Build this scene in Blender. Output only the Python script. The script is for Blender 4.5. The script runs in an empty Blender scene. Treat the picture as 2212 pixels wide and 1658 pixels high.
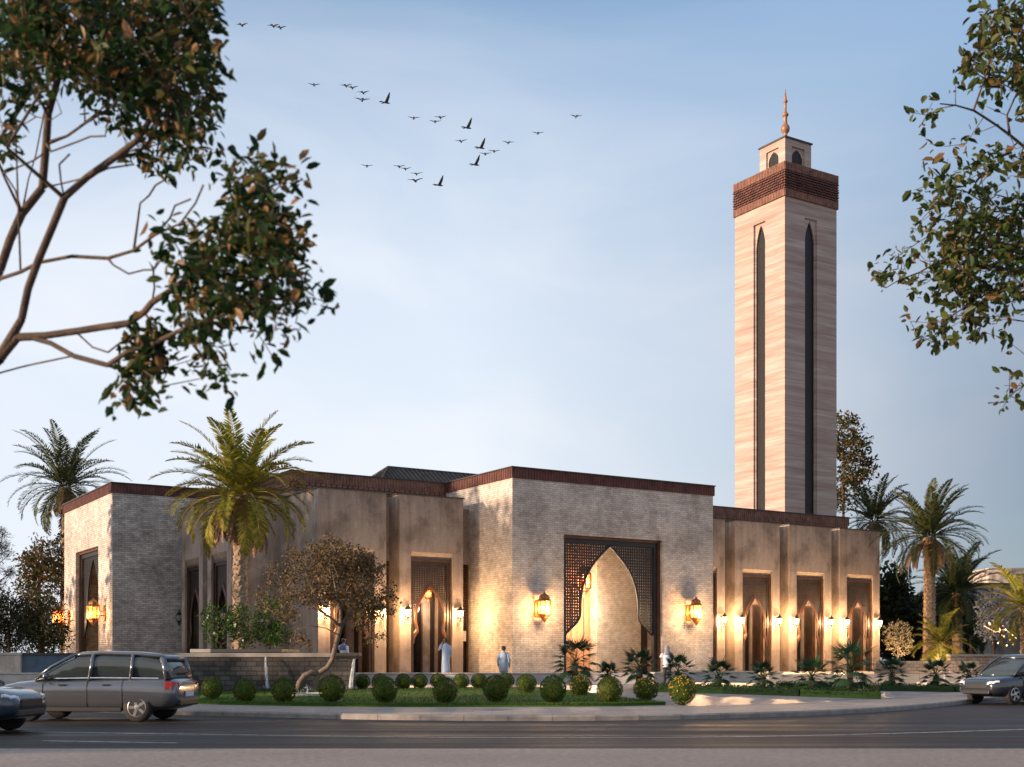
import bpy, bmesh, math, random
import numpy as np
from mathutils import Vector, Matrix

# ------------------------------------------------------------------ camera, sky, sun
S = bpy.context.scene
COL = S.collection
R = math.radians
EYE = 1.6

cd = bpy.data.cameras.new("camera")
cam = bpy.data.objects.new("camera", cd)
COL.objects.link(cam)
cam.location = (0, 0, EYE)
cam.rotation_euler = (R(90), 0, 0)
cd.sensor_width = 36
cd.lens = 2690 / 2212 * 36
cd.shift_y = (1425 - 829) / 2212
cd.clip_end = 3000
cd.dof.use_dof = True
cd.dof.focus_distance = 58
cd.dof.aperture_fstop = 1.9
S.camera = cam

SUN_DIR = Vector((-0.93, -0.36, 0))          # towards the sun, on the ground
SUN_EL = R(9.5)
SUN_AZ = math.atan2(SUN_DIR.x, SUN_DIR.y)    # clockwise from +Y

W = bpy.data.worlds.new("World")
S.world = W
W.use_nodes = True
nt = W.node_tree
nt.nodes.clear()
wo = nt.nodes.new("ShaderNodeOutputWorld")
bg = nt.nodes.new("ShaderNodeBackground")
bg.inputs[1].default_value = 0.12
sky = nt.nodes.new("ShaderNodeTexSky")
sky.sky_type = 'NISHITA'
sky.sun_disc = False
sky.sun_elevation = SUN_EL
sky.sun_rotation = SUN_AZ
sky.altitude = 100
sky.air_density = 1.0
sky.dust_density = 1.5
sky.ozone_density = 2.0
tc = nt.nodes.new("ShaderNodeTexCoord")
sx = nt.nodes.new("ShaderNodeSeparateXYZ")
nt.links.new(tc.outputs['Generated'], sx.inputs[0])
def wramp(src, stops):
    r_ = nt.nodes.new("ShaderNodeValToRGB")
    e_ = r_.color_ramp.elements
    while len(e_) < len(stops):
        e_.new(.5)
    for k_, (p_, v_) in enumerate(stops):
        e_[k_].position = p_
        e_[k_].color = (v_, v_, v_, 1)
    nt.links.new(src, r_.inputs[0])
    return r_.outputs[0]
def wmath(op, a_, b_, c_=None):
    m_ = nt.nodes.new("ShaderNodeMath")
    m_.operation = op
    for k_, v_ in enumerate((a_, b_, c_)):
        if v_ is None: continue
        if hasattr(v_, 'is_output'): nt.links.new(v_, m_.inputs[k_])
        else: m_.inputs[k_].default_value = v_
    return m_.outputs[0]
# thin bright haze low in the sky, thicker towards the sun's side, with faint wisps of cloud
fz = wramp(sx.outputs[2], [(0, .95), (.18, .92), (.30, .80), (.38, .52), (.47, .11), (.56, .26), (.70, .42), (1, .45)])  # haze raised again overhead, out of view, to add ambient light
fx = wramp(wmath('MULTIPLY_ADD', sx.outputs[0], .5, .5), [(0, 1.05), (.38, 1), (.52, .94), (.60, .92), (.68, .95), (1, .95)])
mp = nt.nodes.new("ShaderNodeMapping")
mp.inputs['Rotation'].default_value = (0, R(-16), R(20))
mp.inputs['Scale'].default_value = (1.0, 1.3, 2.6)
nz = nt.nodes.new("ShaderNodeTexNoise")
nz.inputs['Scale'].default_value = 2.3
nz.inputs['Detail'].default_value = 7
nz.inputs['Roughness'].default_value = 0.52
nz.inputs['Distortion'].default_value = 0.7
nt.links.new(tc.outputs['Generated'], mp.inputs[0])
nt.links.new(mp.outputs[0], nz.inputs[0])
cl = wmath('MULTIPLY', wmath('SUBTRACT', nz.outputs[0], .5), .62)
fv = nt.nodes.new("ShaderNodeClamp")
nt.links.new(wmath('MULTIPLY_ADD', wmath('ADD', cl, 1.0), wmath('MULTIPLY', fz, fx), 0.0), fv.inputs[0])
mx = nt.nodes.new("ShaderNodeMixRGB")
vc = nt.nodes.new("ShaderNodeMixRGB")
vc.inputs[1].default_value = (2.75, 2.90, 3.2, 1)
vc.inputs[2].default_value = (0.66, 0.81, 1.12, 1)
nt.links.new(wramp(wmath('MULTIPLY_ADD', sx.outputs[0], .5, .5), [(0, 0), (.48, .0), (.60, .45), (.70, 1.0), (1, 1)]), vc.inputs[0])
vb = nt.nodes.new("ShaderNodeMixRGB")         # sky behind the viewer, brightened to fill the facades with light
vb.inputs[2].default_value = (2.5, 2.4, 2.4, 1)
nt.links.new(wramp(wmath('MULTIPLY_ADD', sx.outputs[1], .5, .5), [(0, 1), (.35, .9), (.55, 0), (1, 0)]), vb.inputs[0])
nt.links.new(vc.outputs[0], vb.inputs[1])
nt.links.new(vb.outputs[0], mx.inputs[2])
nt.links.new(fv.outputs[0], mx.inputs[0])
nt.links.new(sky.outputs[0], mx.inputs[1])
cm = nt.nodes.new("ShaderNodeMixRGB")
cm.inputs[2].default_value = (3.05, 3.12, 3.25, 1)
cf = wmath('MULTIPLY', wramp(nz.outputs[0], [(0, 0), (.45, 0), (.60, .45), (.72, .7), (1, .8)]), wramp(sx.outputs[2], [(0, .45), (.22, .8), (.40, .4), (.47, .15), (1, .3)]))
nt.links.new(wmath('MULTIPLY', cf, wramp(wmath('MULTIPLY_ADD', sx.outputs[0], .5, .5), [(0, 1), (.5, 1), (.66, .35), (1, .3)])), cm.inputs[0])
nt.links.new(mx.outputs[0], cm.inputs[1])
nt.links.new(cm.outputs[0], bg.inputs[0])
nt.links.new(bg.outputs[0], wo.inputs[0])

sl = bpy.data.lights.new("sun", 'SUN')
sl.energy = 2.9
sl.angle = R(0.6)
sl.color = (1.0, 0.72, 0.50)
sun = bpy.data.objects.new("sun", sl)
COL.objects.link(sun)
sd = SUN_DIR.normalized() * math.cos(SUN_EL) + Vector((0, 0, math.sin(SUN_EL)))
sun.rotation_euler = sd.to_track_quat('Z', 'Y').to_euler()

S.view_settings.view_transform = 'Standard'
S.view_settings.look = 'None'
S.view_settings.exposure = 1.4
S.view_settings.gamma = 1
S.cycles.max_bounces = 6
S.cycles.diffuse_bounces = 3
S.cycles.transparent_max_bounces = 12

# ------------------------------------------------------------------ helpers
def P(x, y, Y):
    """a point at depth Y seen at (x, y) of the 2212-wide photograph"""
    return Vector(((x - 1106) * Y / 2690, Y, EYE + (1425 - y) * Y / 2690))

def PX(x, Y):
    return (x - 1106) * Y / 2690

class MB:
    def __init__(s):
        s.v, s.f = [], []
    def add(s, vs, fs):
        n = len(s.v)
        s.v.extend([tuple(p) for p in vs])
        s.f.extend([tuple(i + n for i in f) for f in fs])
        return s
    def box(s, x0, x1, y0, y1, z0, z1):
        return s.add([(x0, y0, z0), (x1, y0, z0), (x1, y1, z0), (x0, y1, z0), (x0, y0, z1), (x1, y0, z1), (x1, y1, z1), (x0, y1, z1)],
                     [(3, 2, 1, 0), (4, 5, 6, 7), (0, 1, 5, 4), (1, 2, 6, 5), (2, 3, 7, 6), (3, 0, 4, 7)])
    def quad(s, a, b, c, d):
        return s.add([a, b, c, d], [(0, 1, 2, 3)])
    def tube(s, pts, rad, n=6, cap=True):
        pts = [Vector(p) for p in pts]
        if not hasattr(rad, '__len__'):
            rad = [rad] * len(pts)
        base = len(s.v)
        up = None
        for i, p in enumerate(pts):
            d = (pts[min(i + 1, len(pts) - 1)] - pts[max(i - 1, 0)])
            if d.length < 1e-9:
                d = Vector((0, 0, 1))
            d.normalize()
            if up is None:
                up = d.orthogonal().normalized()
            u = (up - d * up.dot(d))
            u = u.normalized() if u.length > 1e-6 else d.orthogonal().normalized()
            up = u
            w = d.cross(u)
            for k in range(n):
                a = 2 * math.pi * k / n
                s.v.append(tuple(p + (u * math.cos(a) + w * math.sin(a)) * rad[i]))
        for i in range(len(pts) - 1):
            for k in range(n):
                a = base + i * n + k
                b = base + i * n + (k + 1) % n
                s.f.append((a, b, b + n, a + n))
        if cap:
            s.f.append(tuple(base + k for k in range(n))[::-1])
            s.f.append(tuple(base + (len(pts) - 1) * n + k for k in range(n)))
        return s
    def lathe(s, prof, n=16, c=(0, 0, 0), ph=0.0):
        base = len(s.v)
        for r, z in prof:
            for k in range(n):
                a = 2 * math.pi * k / n + ph
                s.v.append((c[0] + r * math.cos(a), c[1] + r * math.sin(a), c[2] + z))
        for i in range(len(prof) - 1):
            for k in range(n):
                a = base + i * n + k
                b = base + i * n + (k + 1) % n
                s.f.append((a, b, b + n, a + n))
        s.f.append(tuple(base + k for k in range(n))[::-1])
        s.f.append(tuple(base + (len(prof) - 1) * n + k for k in range(n)))
        return s
    def loft(s, rings):
        base = len(s.v)
        n = len(rings[0])
        for r in rings:
            s.v.extend([tuple(p) for p in r])
        for i in range(len(rings) - 1):
            for k in range(n):
                a = base + i * n + k
                b = base + i * n + (k + 1) % n
                s.f.append((a, b, b + n, a + n))
        s.f.append(tuple(base + k for k in range(n))[::-1])
        s.f.append(tuple(base + (len(rings) - 1) * n + k for k in range(n)))
        return s
    def prism(s, poly, z0, z1):
        n = len(poly)
        vs = [(x, y, z0) for x, y in poly] + [(x, y, z1) for x, y in poly]
        fs = [tuple(range(n))[::-1], tuple(range(n, 2 * n))] + [(i, (i + 1) % n, n + (i + 1) % n, n + i) for i in range(n)]
        return s.add(vs, fs)
    def xform(s, M, start=0):
        for i in range(start, len(s.v)):
            s.v[i] = tuple(M @ Vector(s.v[i]))
        return s
    def mesh(s, name, m, smooth=False):
        me = bpy.data.meshes.new(name)
        me.from_pydata(s.v, [], s.f)
        me.update()
        if m:
            me.materials.append(m)
        if smooth:
            me.polygons.foreach_set('use_smooth', [True] * len(me.polygons))
        return me
    def build(s, name, m, parent=None, smooth=False, bevel=0):
        me = s.mesh(name, m, smooth)
        bm = bmesh.new()
        bm.from_mesh(me)
        bmesh.ops.recalc_face_normals(bm, faces=bm.faces)
        if bevel:
            bmesh.ops.bevel(bm, geom=[e for e in bm.edges if e.is_manifold and e.calc_face_angle(0) > .5], offset=bevel, segments=2, profile=.5, affect='EDGES', clamp_overlap=True)
        bm.to_mesh(me)
        bm.free()
        return link(name, me, parent)

def link(name, me, parent=None):
    o = bpy.data.objects.new(name, me)
    COL.objects.link(o)
    if parent:
        o.parent = parent
    return o

def tag(o, label=None, cat=None, group=None, kind=None):
    if label: o['label'] = label
    if cat: o['category'] = cat
    if group: o['group'] = group
    if kind: o['kind'] = kind
    return o

def thing(name, label, cat, loc=(0, 0, 0), rz=0, group=None):
    o = bpy.data.objects.new(name, None)
    COL.objects.link(o)
    o.location = loc
    o.rotation_euler = (0, 0, rz)
    o.empty_display_size = .3
    return tag(o, label, cat, group)

def kids(o):
    return [c for c in COL.objects if c.parent == o]

def copy_tree(o, parent=None, children=None):
    c = o.copy()
    COL.objects.link(c)
    if parent:
        c.parent = parent
    for ch in (children if children is not None else kids(o)):
        copy_tree(ch, c)
    return c

# ------------------------------------------------------------------ materials
def newmat(name):
    m = bpy.data.materials.new(name)
    m.use_nodes = True
    n = m.node_tree.nodes
    return m, n, m.node_tree.links, n['Principled BSDF']

def ramp(n, l, src, stops):
    r = n.new("ShaderNodeValToRGB")
    e = r.color_ramp.elements
    while len(e) < len(stops):
        e.new(.5)
    for k, (p, c) in enumerate(stops):
        e[k].position = p
        e[k].color = (*c, 1) if len(c) == 3 else c
    l.new(src, r.inputs[0])
    return r.outputs[0]

def noise(n, l, vec, scale, detail=4, rough=.55, dist=0):
    t = n.new("ShaderNodeTexNoise")
    t.inputs['Scale'].default_value = scale
    t.inputs['Detail'].default_value = detail
    t.inputs['Roughness'].default_value = rough
    t.inputs['Distortion'].default_value = dist
    if vec is not None:
        l.new(vec, t.inputs['Vector'])
    return t.outputs['Fac']

def mixc(n, l, mode, f, a, b):
    m = n.new("ShaderNodeMixRGB")
    m.blend_type = mode
    for i, v in enumerate((f, a, b)):
        if hasattr(v, 'is_output'):
            l.new(v, m.inputs[i])
        else:
            m.inputs[i].default_value = v if i == 0 else (*v, 1)
    return m.outputs[0]

def bump(n, l, b, h, strength, dist=.02):
    u = n.new("ShaderNodeBump")
    u.inputs['Strength'].default_value = strength
    u.inputs['Distance'].default_value = dist
    l.new(h, u.inputs['Height'])
    l.new(u.outputs[0], b.inputs['Normal'])

def objvec(n, l, scale=None):
    t = n.new("ShaderNodeTexCoord")
    if scale is None:
        return t.outputs['Object']
    m = n.new("ShaderNodeMapping")
    m.inputs['Scale'].default_value = scale
    l.new(t.outputs['Object'], m.inputs[0])
    return m.outputs[0]

def plain(name, c, rough=.6, metal=0, var=.18, scale=6, bmp=0, coat=0, spec=.5):
    m, n, l, b = newmat(name)
    v = objvec(n, l)
    f = noise(n, l, v, scale, 5)
    c1 = tuple(x * (1 - var) for x in c)
    c2 = tuple(min(1, x * (1 + var)) for x in c)
    l.new(ramp(n, l, f, [(.3, c1), (.7, c2)]), b.inputs['Base Color'])
    b.inputs['Roughness'].default_value = rough
    b.inputs['Metallic'].default_value = metal
    b.inputs['Coat Weight'].default_value = coat
    b.inputs['Specular IOR Level'].default_value = spec
    if bmp:
        bump(n, l, b, noise(n, l, v, scale * 6, 4), bmp)
    return m

def brickmat(name, ca, cb, cm, bw=.36, rh=.115, mort=.012, stain=.5):
    m, n, l, b = newmat(name)
    t = n.new("ShaderNodeTexCoord")
    sp = n.new("ShaderNodeSeparateXYZ")
    l.new(t.outputs['Object'], sp.inputs[0])
    ad = n.new("ShaderNodeMath")
    l.new(sp.outputs[0], ad.inputs[0])
    l.new(sp.outputs[1], ad.inputs[1])
    cb_ = n.new("ShaderNodeCombineXYZ")
    l.new(ad.outputs[0], cb_.inputs[0])
    l.new(sp.outputs[2], cb_.inputs[1])
    br = n.new("ShaderNodeTexBrick")
    l.new(cb_.outputs[0], br.inputs['Vector'])
    br.inputs['Scale'].default_value = 1
    br.inputs['Brick Width'].default_value = bw
    br.inputs['Row Height'].default_value = rh
    br.inputs['Mortar Size'].default_value = mort
    br.inputs['Mortar Smooth'].default_value = .3
    br.inputs['Bias'].default_value = -.1
    br.inputs['Color1'].default_value = (*ca, 1)
    br.inputs['Color2'].default_value = (*cb, 1)
    br.inputs['Mortar'].default_value = (*cm, 1)
    big = noise(n, l, t.outputs['Object'], .55, 6, .62, .4)
    mid = noise(n, l, t.outputs['Object'], 3.3, 5, .6)
    c = mixc(n, l, 'MULTIPLY', stain, br.outputs[0], ramp(n, l, big, [(.36, (.50, .47, .45)), (.5, (.9, .88, .86)), (.64, (1.22, 1.20, 1.17))]))
    c = mixc(n, l, 'MULTIPLY', .75, c, ramp(n, l, mid, [(.33, (.70, .66, .62)), (.55, (1, 1, 1)), (.75, (1.16, 1.12, 1.05))]))
    l.new(c, b.inputs['Base Color'])
    b.inputs['Roughness'].default_value = .85
    b.inputs['Specular IOR Level'].default_value = .25
    hm = n.new("ShaderNodeMath")
    hm.operation = 'SUBTRACT'
    l.new(mid, hm.inputs[0])
    l.new(br.outputs['Fac'], hm.inputs[1])
    bump(n, l, b, hm.outputs[0], .7, .03)
    return m

def plastermat(name, c):
    m, n, l, b = newmat(name)
    v = objvec(n, l)
    big = noise(n, l, v, .5, 6, .65, .5)
    streak = noise(n, l, objvec(n, l, (3.5, 3.5, .35)), 1.0, 4, .6)
    fine = noise(n, l, v, 9, 5, .7)
    col = ramp(n, l, big, [(.34, tuple(x * .58 for x in c)), (.5, c), (.58, tuple(x * 1.05 for x in c)), (.66, tuple(x * 1.42 for x in c))])
    col = mixc(n, l, 'MULTIPLY', .55, col, ramp(n, l, streak, [(.35, (.66, .63, .6)), (.6, (1.06, 1.05, 1.04))]))
    col = mixc(n, l, 'MULTIPLY', .5, col, ramp(n, l, fine, [(.3, (.7, .68, .66)), (.6, (1.1, 1.08, 1.06))]))
    l.new(col, b.inputs['Base Color'])
    b.inputs['Roughness'].default_value = .9
    b.inputs['Specular IOR Level'].default_value = .2
    bump(n, l, b, fine, .35, .02)
    return m

def leafmat(name, cols, rough=.55, trans=.25):
    m, n, l, b = newmat(name)
    g = n.new("ShaderNodeNewGeometry")
    v = objvec(n, l)
    f = noise(n, l, v, 1.3, 3)
    a = n.new("ShaderNodeMath")
    a.operation = 'MULTIPLY_ADD'
    a.inputs[1].default_value = .65
    l.new(g.outputs['Random Per Island'], a.inputs[0])
    s2 = n.new("ShaderNodeMath")
    s2.operation = 'MULTIPLY'
    s2.inputs[1].default_value = .35
    l.new(f, s2.inputs[0])
    l.new(s2.outputs[0], a.inputs[2])
    k = len(cols)
    c = ramp(n, l, a.outputs[0], [(.1 + .8 * i / max(1, k - 1), cc) for i, cc in enumerate(cols)])
    l.new(c, b.inputs['Base Color'])
    b.inputs['Roughness'].default_value = rough
    b.inputs['Specular IOR Level'].default_value = .18
    if trans:
        tr = n.new("ShaderNodeBsdfTranslucent")
        l.new(c, tr.inputs[0])
        ms = n.new("ShaderNodeMixShader")
        ms.inputs[0].default_value = trans
        l.new(b.outputs[0], ms.inputs[1])
        l.new(tr.outputs[0], ms.inputs[2])
        l.new(ms.outputs[0], n['Material Output'].inputs[0])
    return m

def emit(name, c, s, base=(.8, .7, .5)):
    m, n, l, b = newmat(name)
    b.inputs['Base Color'].default_value = (*base, 1)
    b.inputs['Emission Color'].default_value = (*c, 1)
    b.inputs['Emission Strength'].default_value = s
    b.inputs['Roughness'].default_value = .3
    return m

def groundmat(name, c, scale=8, rough=.8, patch=.3, bmp=.3, spec=.4):
    m, n, l, b = newmat(name)
    v = objvec(n, l)
    big = noise(n, l, v, .12, 5, .6, .3)
    fine = noise(n, l, v, scale, 5, .7)
    col = ramp(n, l, fine, [(.3, tuple(x * .65 for x in c)), (.55, c), (.75, tuple(x * 1.5 for x in c))])
    col = mixc(n, l, 'MULTIPLY', patch * 2, col, ramp(n, l, big, [(.35, (.65, .65, .66)), (.62, (1.15, 1.13, 1.1))]))
    l.new(col, b.inputs['Base Color'])
    b.inputs['Roughness'].default_value = rough
    b.inputs['Specular IOR Level'].default_value = spec
    bump(n, l, b, fine, bmp, .02)
    return m

def pavermat(name, c, bw, rh, spec=.4, rough=.6):
    m, n, l, b = newmat(name)
    t = n.new("ShaderNodeTexCoord")
    br = n.new("ShaderNodeTexBrick")
    l.new(t.outputs['Object'], br.inputs['Vector'])
    br.inputs['Scale'].default_value = 1
    br.inputs['Brick Width'].default_value = bw
    br.inputs['Row Height'].default_value = rh
    br.inputs['Mortar Size'].default_value = .012
    br.inputs['Color1'].default_value = (*[x * .85 for x in c], 1)
    br.inputs['Color2'].default_value = (*[min(1, x * 1.15) for x in c], 1)
    br.inputs['Mortar'].default_value = (*[x * .45 for x in c], 1)
    f = noise(n, l, t.outputs['Object'], 1.2, 5, .65)
    col = mixc(n, l, 'MULTIPLY', .6, br.outputs[0], ramp(n, l, f, [(.3, (.7, .7, .7)), (.7, (1.15, 1.13, 1.1))]))
    l.new(col, b.inputs['Base Color'])
    b.inputs['Roughness'].default_value = rough
    b.inputs['Specular IOR Level'].default_value = spec
    bump(n, l, b, f, .2)
    return m

M = {}
M['brick'] = brickmat("pale brick", (.65, .59, .545), (.49, .43, .385), (.38, .345, .32), bw=.32, rh=.108, mort=.014, stain=.6)
M['brick_grey'] = brickmat("weathered brick", (.68, .61, .565), (.43, .37, .335), (.33, .305, .285), bw=.33, rh=.11, mort=.014, stain=.55)
M['inner_brick'] = brickmat("porch brick", (.56, .495, .425), (.47, .405, .335), (.36, .315, .27), bw=.32, rh=.108, stain=.35)
M['stonewall'] = brickmat("squared stone", (.105, .10, .098), (.045, .045, .048), (.04, .04, .04), bw=.42, rh=.19, mort=.018)
M['warmstone'] = brickmat("warm rubble stone", (.42, .33, .26), (.30, .23, .18), (.22, .18, .15), bw=.30, rh=.17, mort=.02, stain=.9)
M['plaster'] = plastermat("lime plaster", (.355, .285, .24))
M['orange_plaster'] = plastermat("ochre plaster", (.46, .24, .13))
M['pale_plaster'] = plastermat("pale plaster", (.55, .47, .40))
M['grey_plaster'] = plastermat("grey plaster", (.26, .27, .28))
M['terracotta'] = plain("terracotta", (.105, .038, .030), .75, var=.45, scale=2.2, bmp=.2)
M['terracotta2'] = plain("terracotta light", (.20, .092, .062), .75, var=.4, scale=3, bmp=.2)
M['coping'] = plain("dark coping", (.05, .048, .046), .6, var=.3, scale=2)
M['tile'] = plain("dark roof tile", (.045, .040, .038), .7, var=.3, scale=3)
M['wood'] = plain("dark wood", (.032, .020, .014), .45, var=.4, scale=3)
M['redwood'] = plain("red brown wood", (.085, .036, .02), .45, var=.4, scale=3)
M['black_wood'] = plain("black frame", (.012, .011, .012), .45, var=.3, scale=3)
M['glass_dark'] = plain("dark door glass", (.012, .011, .011), .06, var=.2, spec=.8)
M['brass'] = plain("aged brass", (.30, .13, .05), .42, .8, .35, 9)
M['bronze'] = plain("gilt bronze", (.33, .17, .09), .5, .3, .3, 4)
M['iron'] = plain("black iron", (.02, .02, .02), .45, .3)
def lampglass(name, c, st, tr):
    m, n, l, b = newmat(name)
    b.inputs['Base Color'].default_value = (*c, 1)
    b.inputs['Roughness'].default_value = .1
    g = n.new("ShaderNodeTexCoord")
    f = noise(n, l, g.outputs['Object'], 9, 3)
    l.new(ramp(n, l, f, [(.3, tuple(x * .45 for x in c)), (.65, c)]), b.inputs['Emission Color'])
    b.inputs['Emission Strength'].default_value = st
    t = n.new("ShaderNodeBsdfTransparent")
    t.inputs[0].default_value = (1, .86, .66, 1)
    x = n.new("ShaderNodeMixShader")
    x.inputs[0].default_value = tr
    l.new(b.outputs[0], x.inputs[1]); l.new(t.outputs[0], x.inputs[2])
    l.new(x.outputs[0], n['Material Output'].inputs[0])
    return m
M['glow'] = lampglass("lamp glass lit", (1.0, .46, .16), .55, .6)
M['glow_small'] = lampglass("small lamp glass lit", (1.0, .80, .52), 2.2, .6)
M['glow_amber'] = lampglass("amber glass lit", (1.0, .24, .07), .9, .45)
M['glow_dot'] = emit("tiny amber bulb", (1.0, .5, .2), 3)
M['lampglass'] = plain("unlit lamp glass", (.45, .36, .26), .15, var=.1)
def asphalt():
    m, n, l, b = newmat("worn asphalt")
    v = objvec(n, l)
    fine = noise(n, l, v, 26, 5, .75)
    lane = noise(n, l, objvec(n, l, (.045, .9, 1)), 1.0, 5, .6, .3)
    patch = noise(n, l, objvec(n, l, (.16, .30, 1)), 1.0, 2, .4)
    vo = n.new("ShaderNodeTexVoronoi")
    vo.feature = 'DISTANCE_TO_EDGE'
    vo.inputs['Scale'].default_value = .55
    wv = n.new("ShaderNodeMixRGB")
    wv.blend_type = 'ADD'
    wv.inputs[0].default_value = .8
    l.new(v, wv.inputs[1])
    nn = n.new("ShaderNodeTexNoise")
    nn.inputs['Scale'].default_value = 1.4
    l.new(v, nn.inputs['Vector'])
    l.new(nn.outputs['Color'], wv.inputs[2])
    l.new(wv.outputs[0], vo.inputs['Vector'])
    c = ramp(n, l, fine, [(.3, (.022, .017, .014)), (.55, (.040, .032, .027)), (.78, (.085, .070, .059))])
    c = mixc(n, l, 'MULTIPLY', .9, c, ramp(n, l, lane, [(.34, (.48, .47, .47)), (.52, (.95, .93, .92)), (.68, (1.5, 1.42, 1.36))]))
    c = mixc(n, l, 'MULTIPLY', .6, c, ramp(n, l, patch, [(.44, (.62, .62, .64)), (.46, (1, 1, 1))]))
    c = mixc(n, l, 'MULTIPLY', .85, c, ramp(n, l, vo.outputs['Distance'], [(.0, (.35, .34, .33)), (.012, (1, 1, 1))]))
    l.new(c, b.inputs['Base Color'])
    l.new(ramp(n, l, lane, [(.35, (.42, .42, .42)), (.65, (.75, .75, .75))]), b.inputs['Roughness'])
    b.inputs['Specular IOR Level'].default_value = .22
    bump(n, l, b, fine, .4, .02)
    return m
M['asphalt'] = asphalt()
M['pavement'] = groundmat("near pavement", (.28, .24, .215), 9, .85, .3, .3)
M['earth'] = groundmat("earth", (.10, .085, .06), 2, .95)
M['kerb'] = plain("kerb concrete", (.26, .235, .215), .85, var=.25, scale=3, bmp=.3)
M['footpath'] = pavermat("footpath slabs", (.30, .262, .235), 1.1, .55)
M['forecourt'] = pavermat("forecourt paving", (.25, .25, .26), .9, .9, .5, .38)
M['plaza'] = pavermat("plaza paving", (.36, .31, .26), .8, .8, .5, .4)
M['palestone'] = plain("pale stone", (.45, .41, .37), .7, var=.2, scale=2, bmp=.2)
M['step'] = plain("step stone", (.30, .265, .235), .7, var=.25, scale=2, bmp=.2)
def roadpaint():
    m, n, l, b = newmat("worn road paint")
    v = objvec(n, l)
    f = noise(n, l, v, 5, 6, .75)
    l.new(ramp(n, l, f, [(.36, (.09, .08, .075)), (.46, (.42, .40, .38)), (.7, (.62, .60, .57))]), b.inputs['Base Color'])
    b.inputs['Roughness'].default_value = .75
    return m
M['white'] = roadpaint()
M['lawn'] = groundmat("lawn turf", (.05, .105, .016), 14, .9, .35, .5, .2)
M['grass'] = leafmat("grass blades", [(.03, .075, .010), (.055, .12, .016), (.11, .15, .03)], .6, .2)
M['hedge'] = leafmat("low hedge leaf", [(.008, .024, .007), (.018, .046, .010), (.034, .07, .016)])
M['topiary'] = leafmat("clipped bush leaf", [(.014, .036, .008), (.04, .082, .014), (.08, .13, .02), (.19, .18, .028)])
M['shrub'] = leafmat("shrub leaf", [(.012, .04, .008), (.04, .10, .014), (.12, .19, .03)])
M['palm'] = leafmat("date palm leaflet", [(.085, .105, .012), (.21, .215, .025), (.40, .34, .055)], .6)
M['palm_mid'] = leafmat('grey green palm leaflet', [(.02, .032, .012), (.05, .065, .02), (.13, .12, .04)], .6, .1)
M['palm_dark'] = leafmat("dark palm leaflet", [(.012, .03, .016), (.025, .05, .022), (.06, .075, .028)], .45)
M['palm_dead'] = leafmat("dry palm frond", [(.17, .10, .055), (.32, .20, .11), (.42, .29, .18)], .8, .1)
M['fan'] = leafmat("fan palm leaf", [(.008, .028, .014), (.016, .045, .022), (.035, .075, .03)], .5, .15)
M['tree_near'] = leafmat("broad glossy leaf", [(.005, .016, .006), (.007, .024, .008), (.011, .033, .010), (.017, .044, .012), (.024, .055, .014), (.038, .068, .016), (.085, .085, .022), (.24, .13, .05), (.40, .25, .15)], .42, .38)
M['tree_fig'] = leafmat("fig leaf", [(.018, .035, .010), (.035, .06, .014), (.07, .095, .022), (.16, .07, .03)], .42)
M['tree_brown'] = leafmat("dusty brown leaf", [(.05, .035, .018), (.10, .07, .032), (.16, .11, .05), (.26, .19, .10)], .6)
M['tree_dark'] = leafmat("dark evergreen leaf", [(.008, .014, .008), (.016, .024, .010), (.03, .035, .014)], .6, .1)
M['tree_olive'] = leafmat("olive leaf", [(.03, .035, .012), (.06, .062, .02), (.10, .085, .03), (.20, .07, .035)], .6)
M['tree_pale'] = leafmat("pale leaf", [(.45, .36, .20), (.62, .50, .28)], .6)
M['blossom'] = leafmat("white blossom", [(.35, .40, .48), (.55, .60, .68)], .6)
M['bark'] = plain("bark", (.075, .050, .036), .9, var=.45, scale=7, bmp=.8)
M['bark_grey'] = plain("grey bark", (.17, .125, .095), .9, var=.4, scale=6, bmp=.8)
M['palmtrunk'] = plain("palm trunk", (.30, .215, .15), .9, var=.5, scale=9, bmp=.8)
M['flower_red'] = plain("red petals", (.55, .03, .03), .6)
M['flower_yellow'] = plain("yellow petals", (.75, .42, .04), .6)
M['flower_white'] = plain("white petals", (.75, .72, .68), .6)
M['skin'] = plain("skin", (.26, .15, .10), .55, var=.1)
M['hair'] = plain("dark hair", (.012, .010, .009), .6)
M['thobe'] = plain("pale blue cloth", (.36, .45, .60), .85, var=.08, scale=4)
M['shirt'] = plain("blue grey cloth", (.30, .39, .50), .85, var=.08, scale=4)
M['whitecloth'] = plain("white cloth", (.62, .64, .70), .85, var=.06, scale=4)
M['bluecloth'] = plain("blue cloth", (.12, .17, .36), .85, var=.1)
M['darkcloth'] = plain("dark cloth", (.045, .04, .045), .85)
M['scarf'] = plain("grey checked scarf", (.20, .21, .25), .85, var=.4, scale=30)
M['bird'] = plain("bird feathers", (.085, .09, .10), .8)
M['tyre'] = plain("tyre rubber", (.016, .016, .017), .8)
M['rim'] = plain("alloy rim", (.55, .55, .56), .3, .9)
M['silver'] = plain("silver car paint", (.13, .142, .165), .24, .6, .05, 2, coat=1)
M['navy'] = plain("dark blue car paint", (.025, .045, .075), .22, .3, .05, 2, coat=1)
M['charcoal'] = plain("charcoal car paint", (.03, .036, .046), .22, .3, .05, 2, coat=1)
M['carglass'] = plain("car window glass", (.03, .04, .043), .05, var=.1, spec=.9)
M['trim'] = plain("black trim", (.015, .015, .016), .5)
M['chrome'] = plain("chrome", (.7, .7, .7), .15, 1)
M['taillight'] = plain("red tail lamp", (.45, .01, .01), .2)
M['headlight'] = plain("clear head lamp", (.7, .72, .75), .12)
M['bluewall'] = plain("blue grey render", (.085, .125, .175), .9, var=.2, scale=3, bmp=.2)

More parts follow.
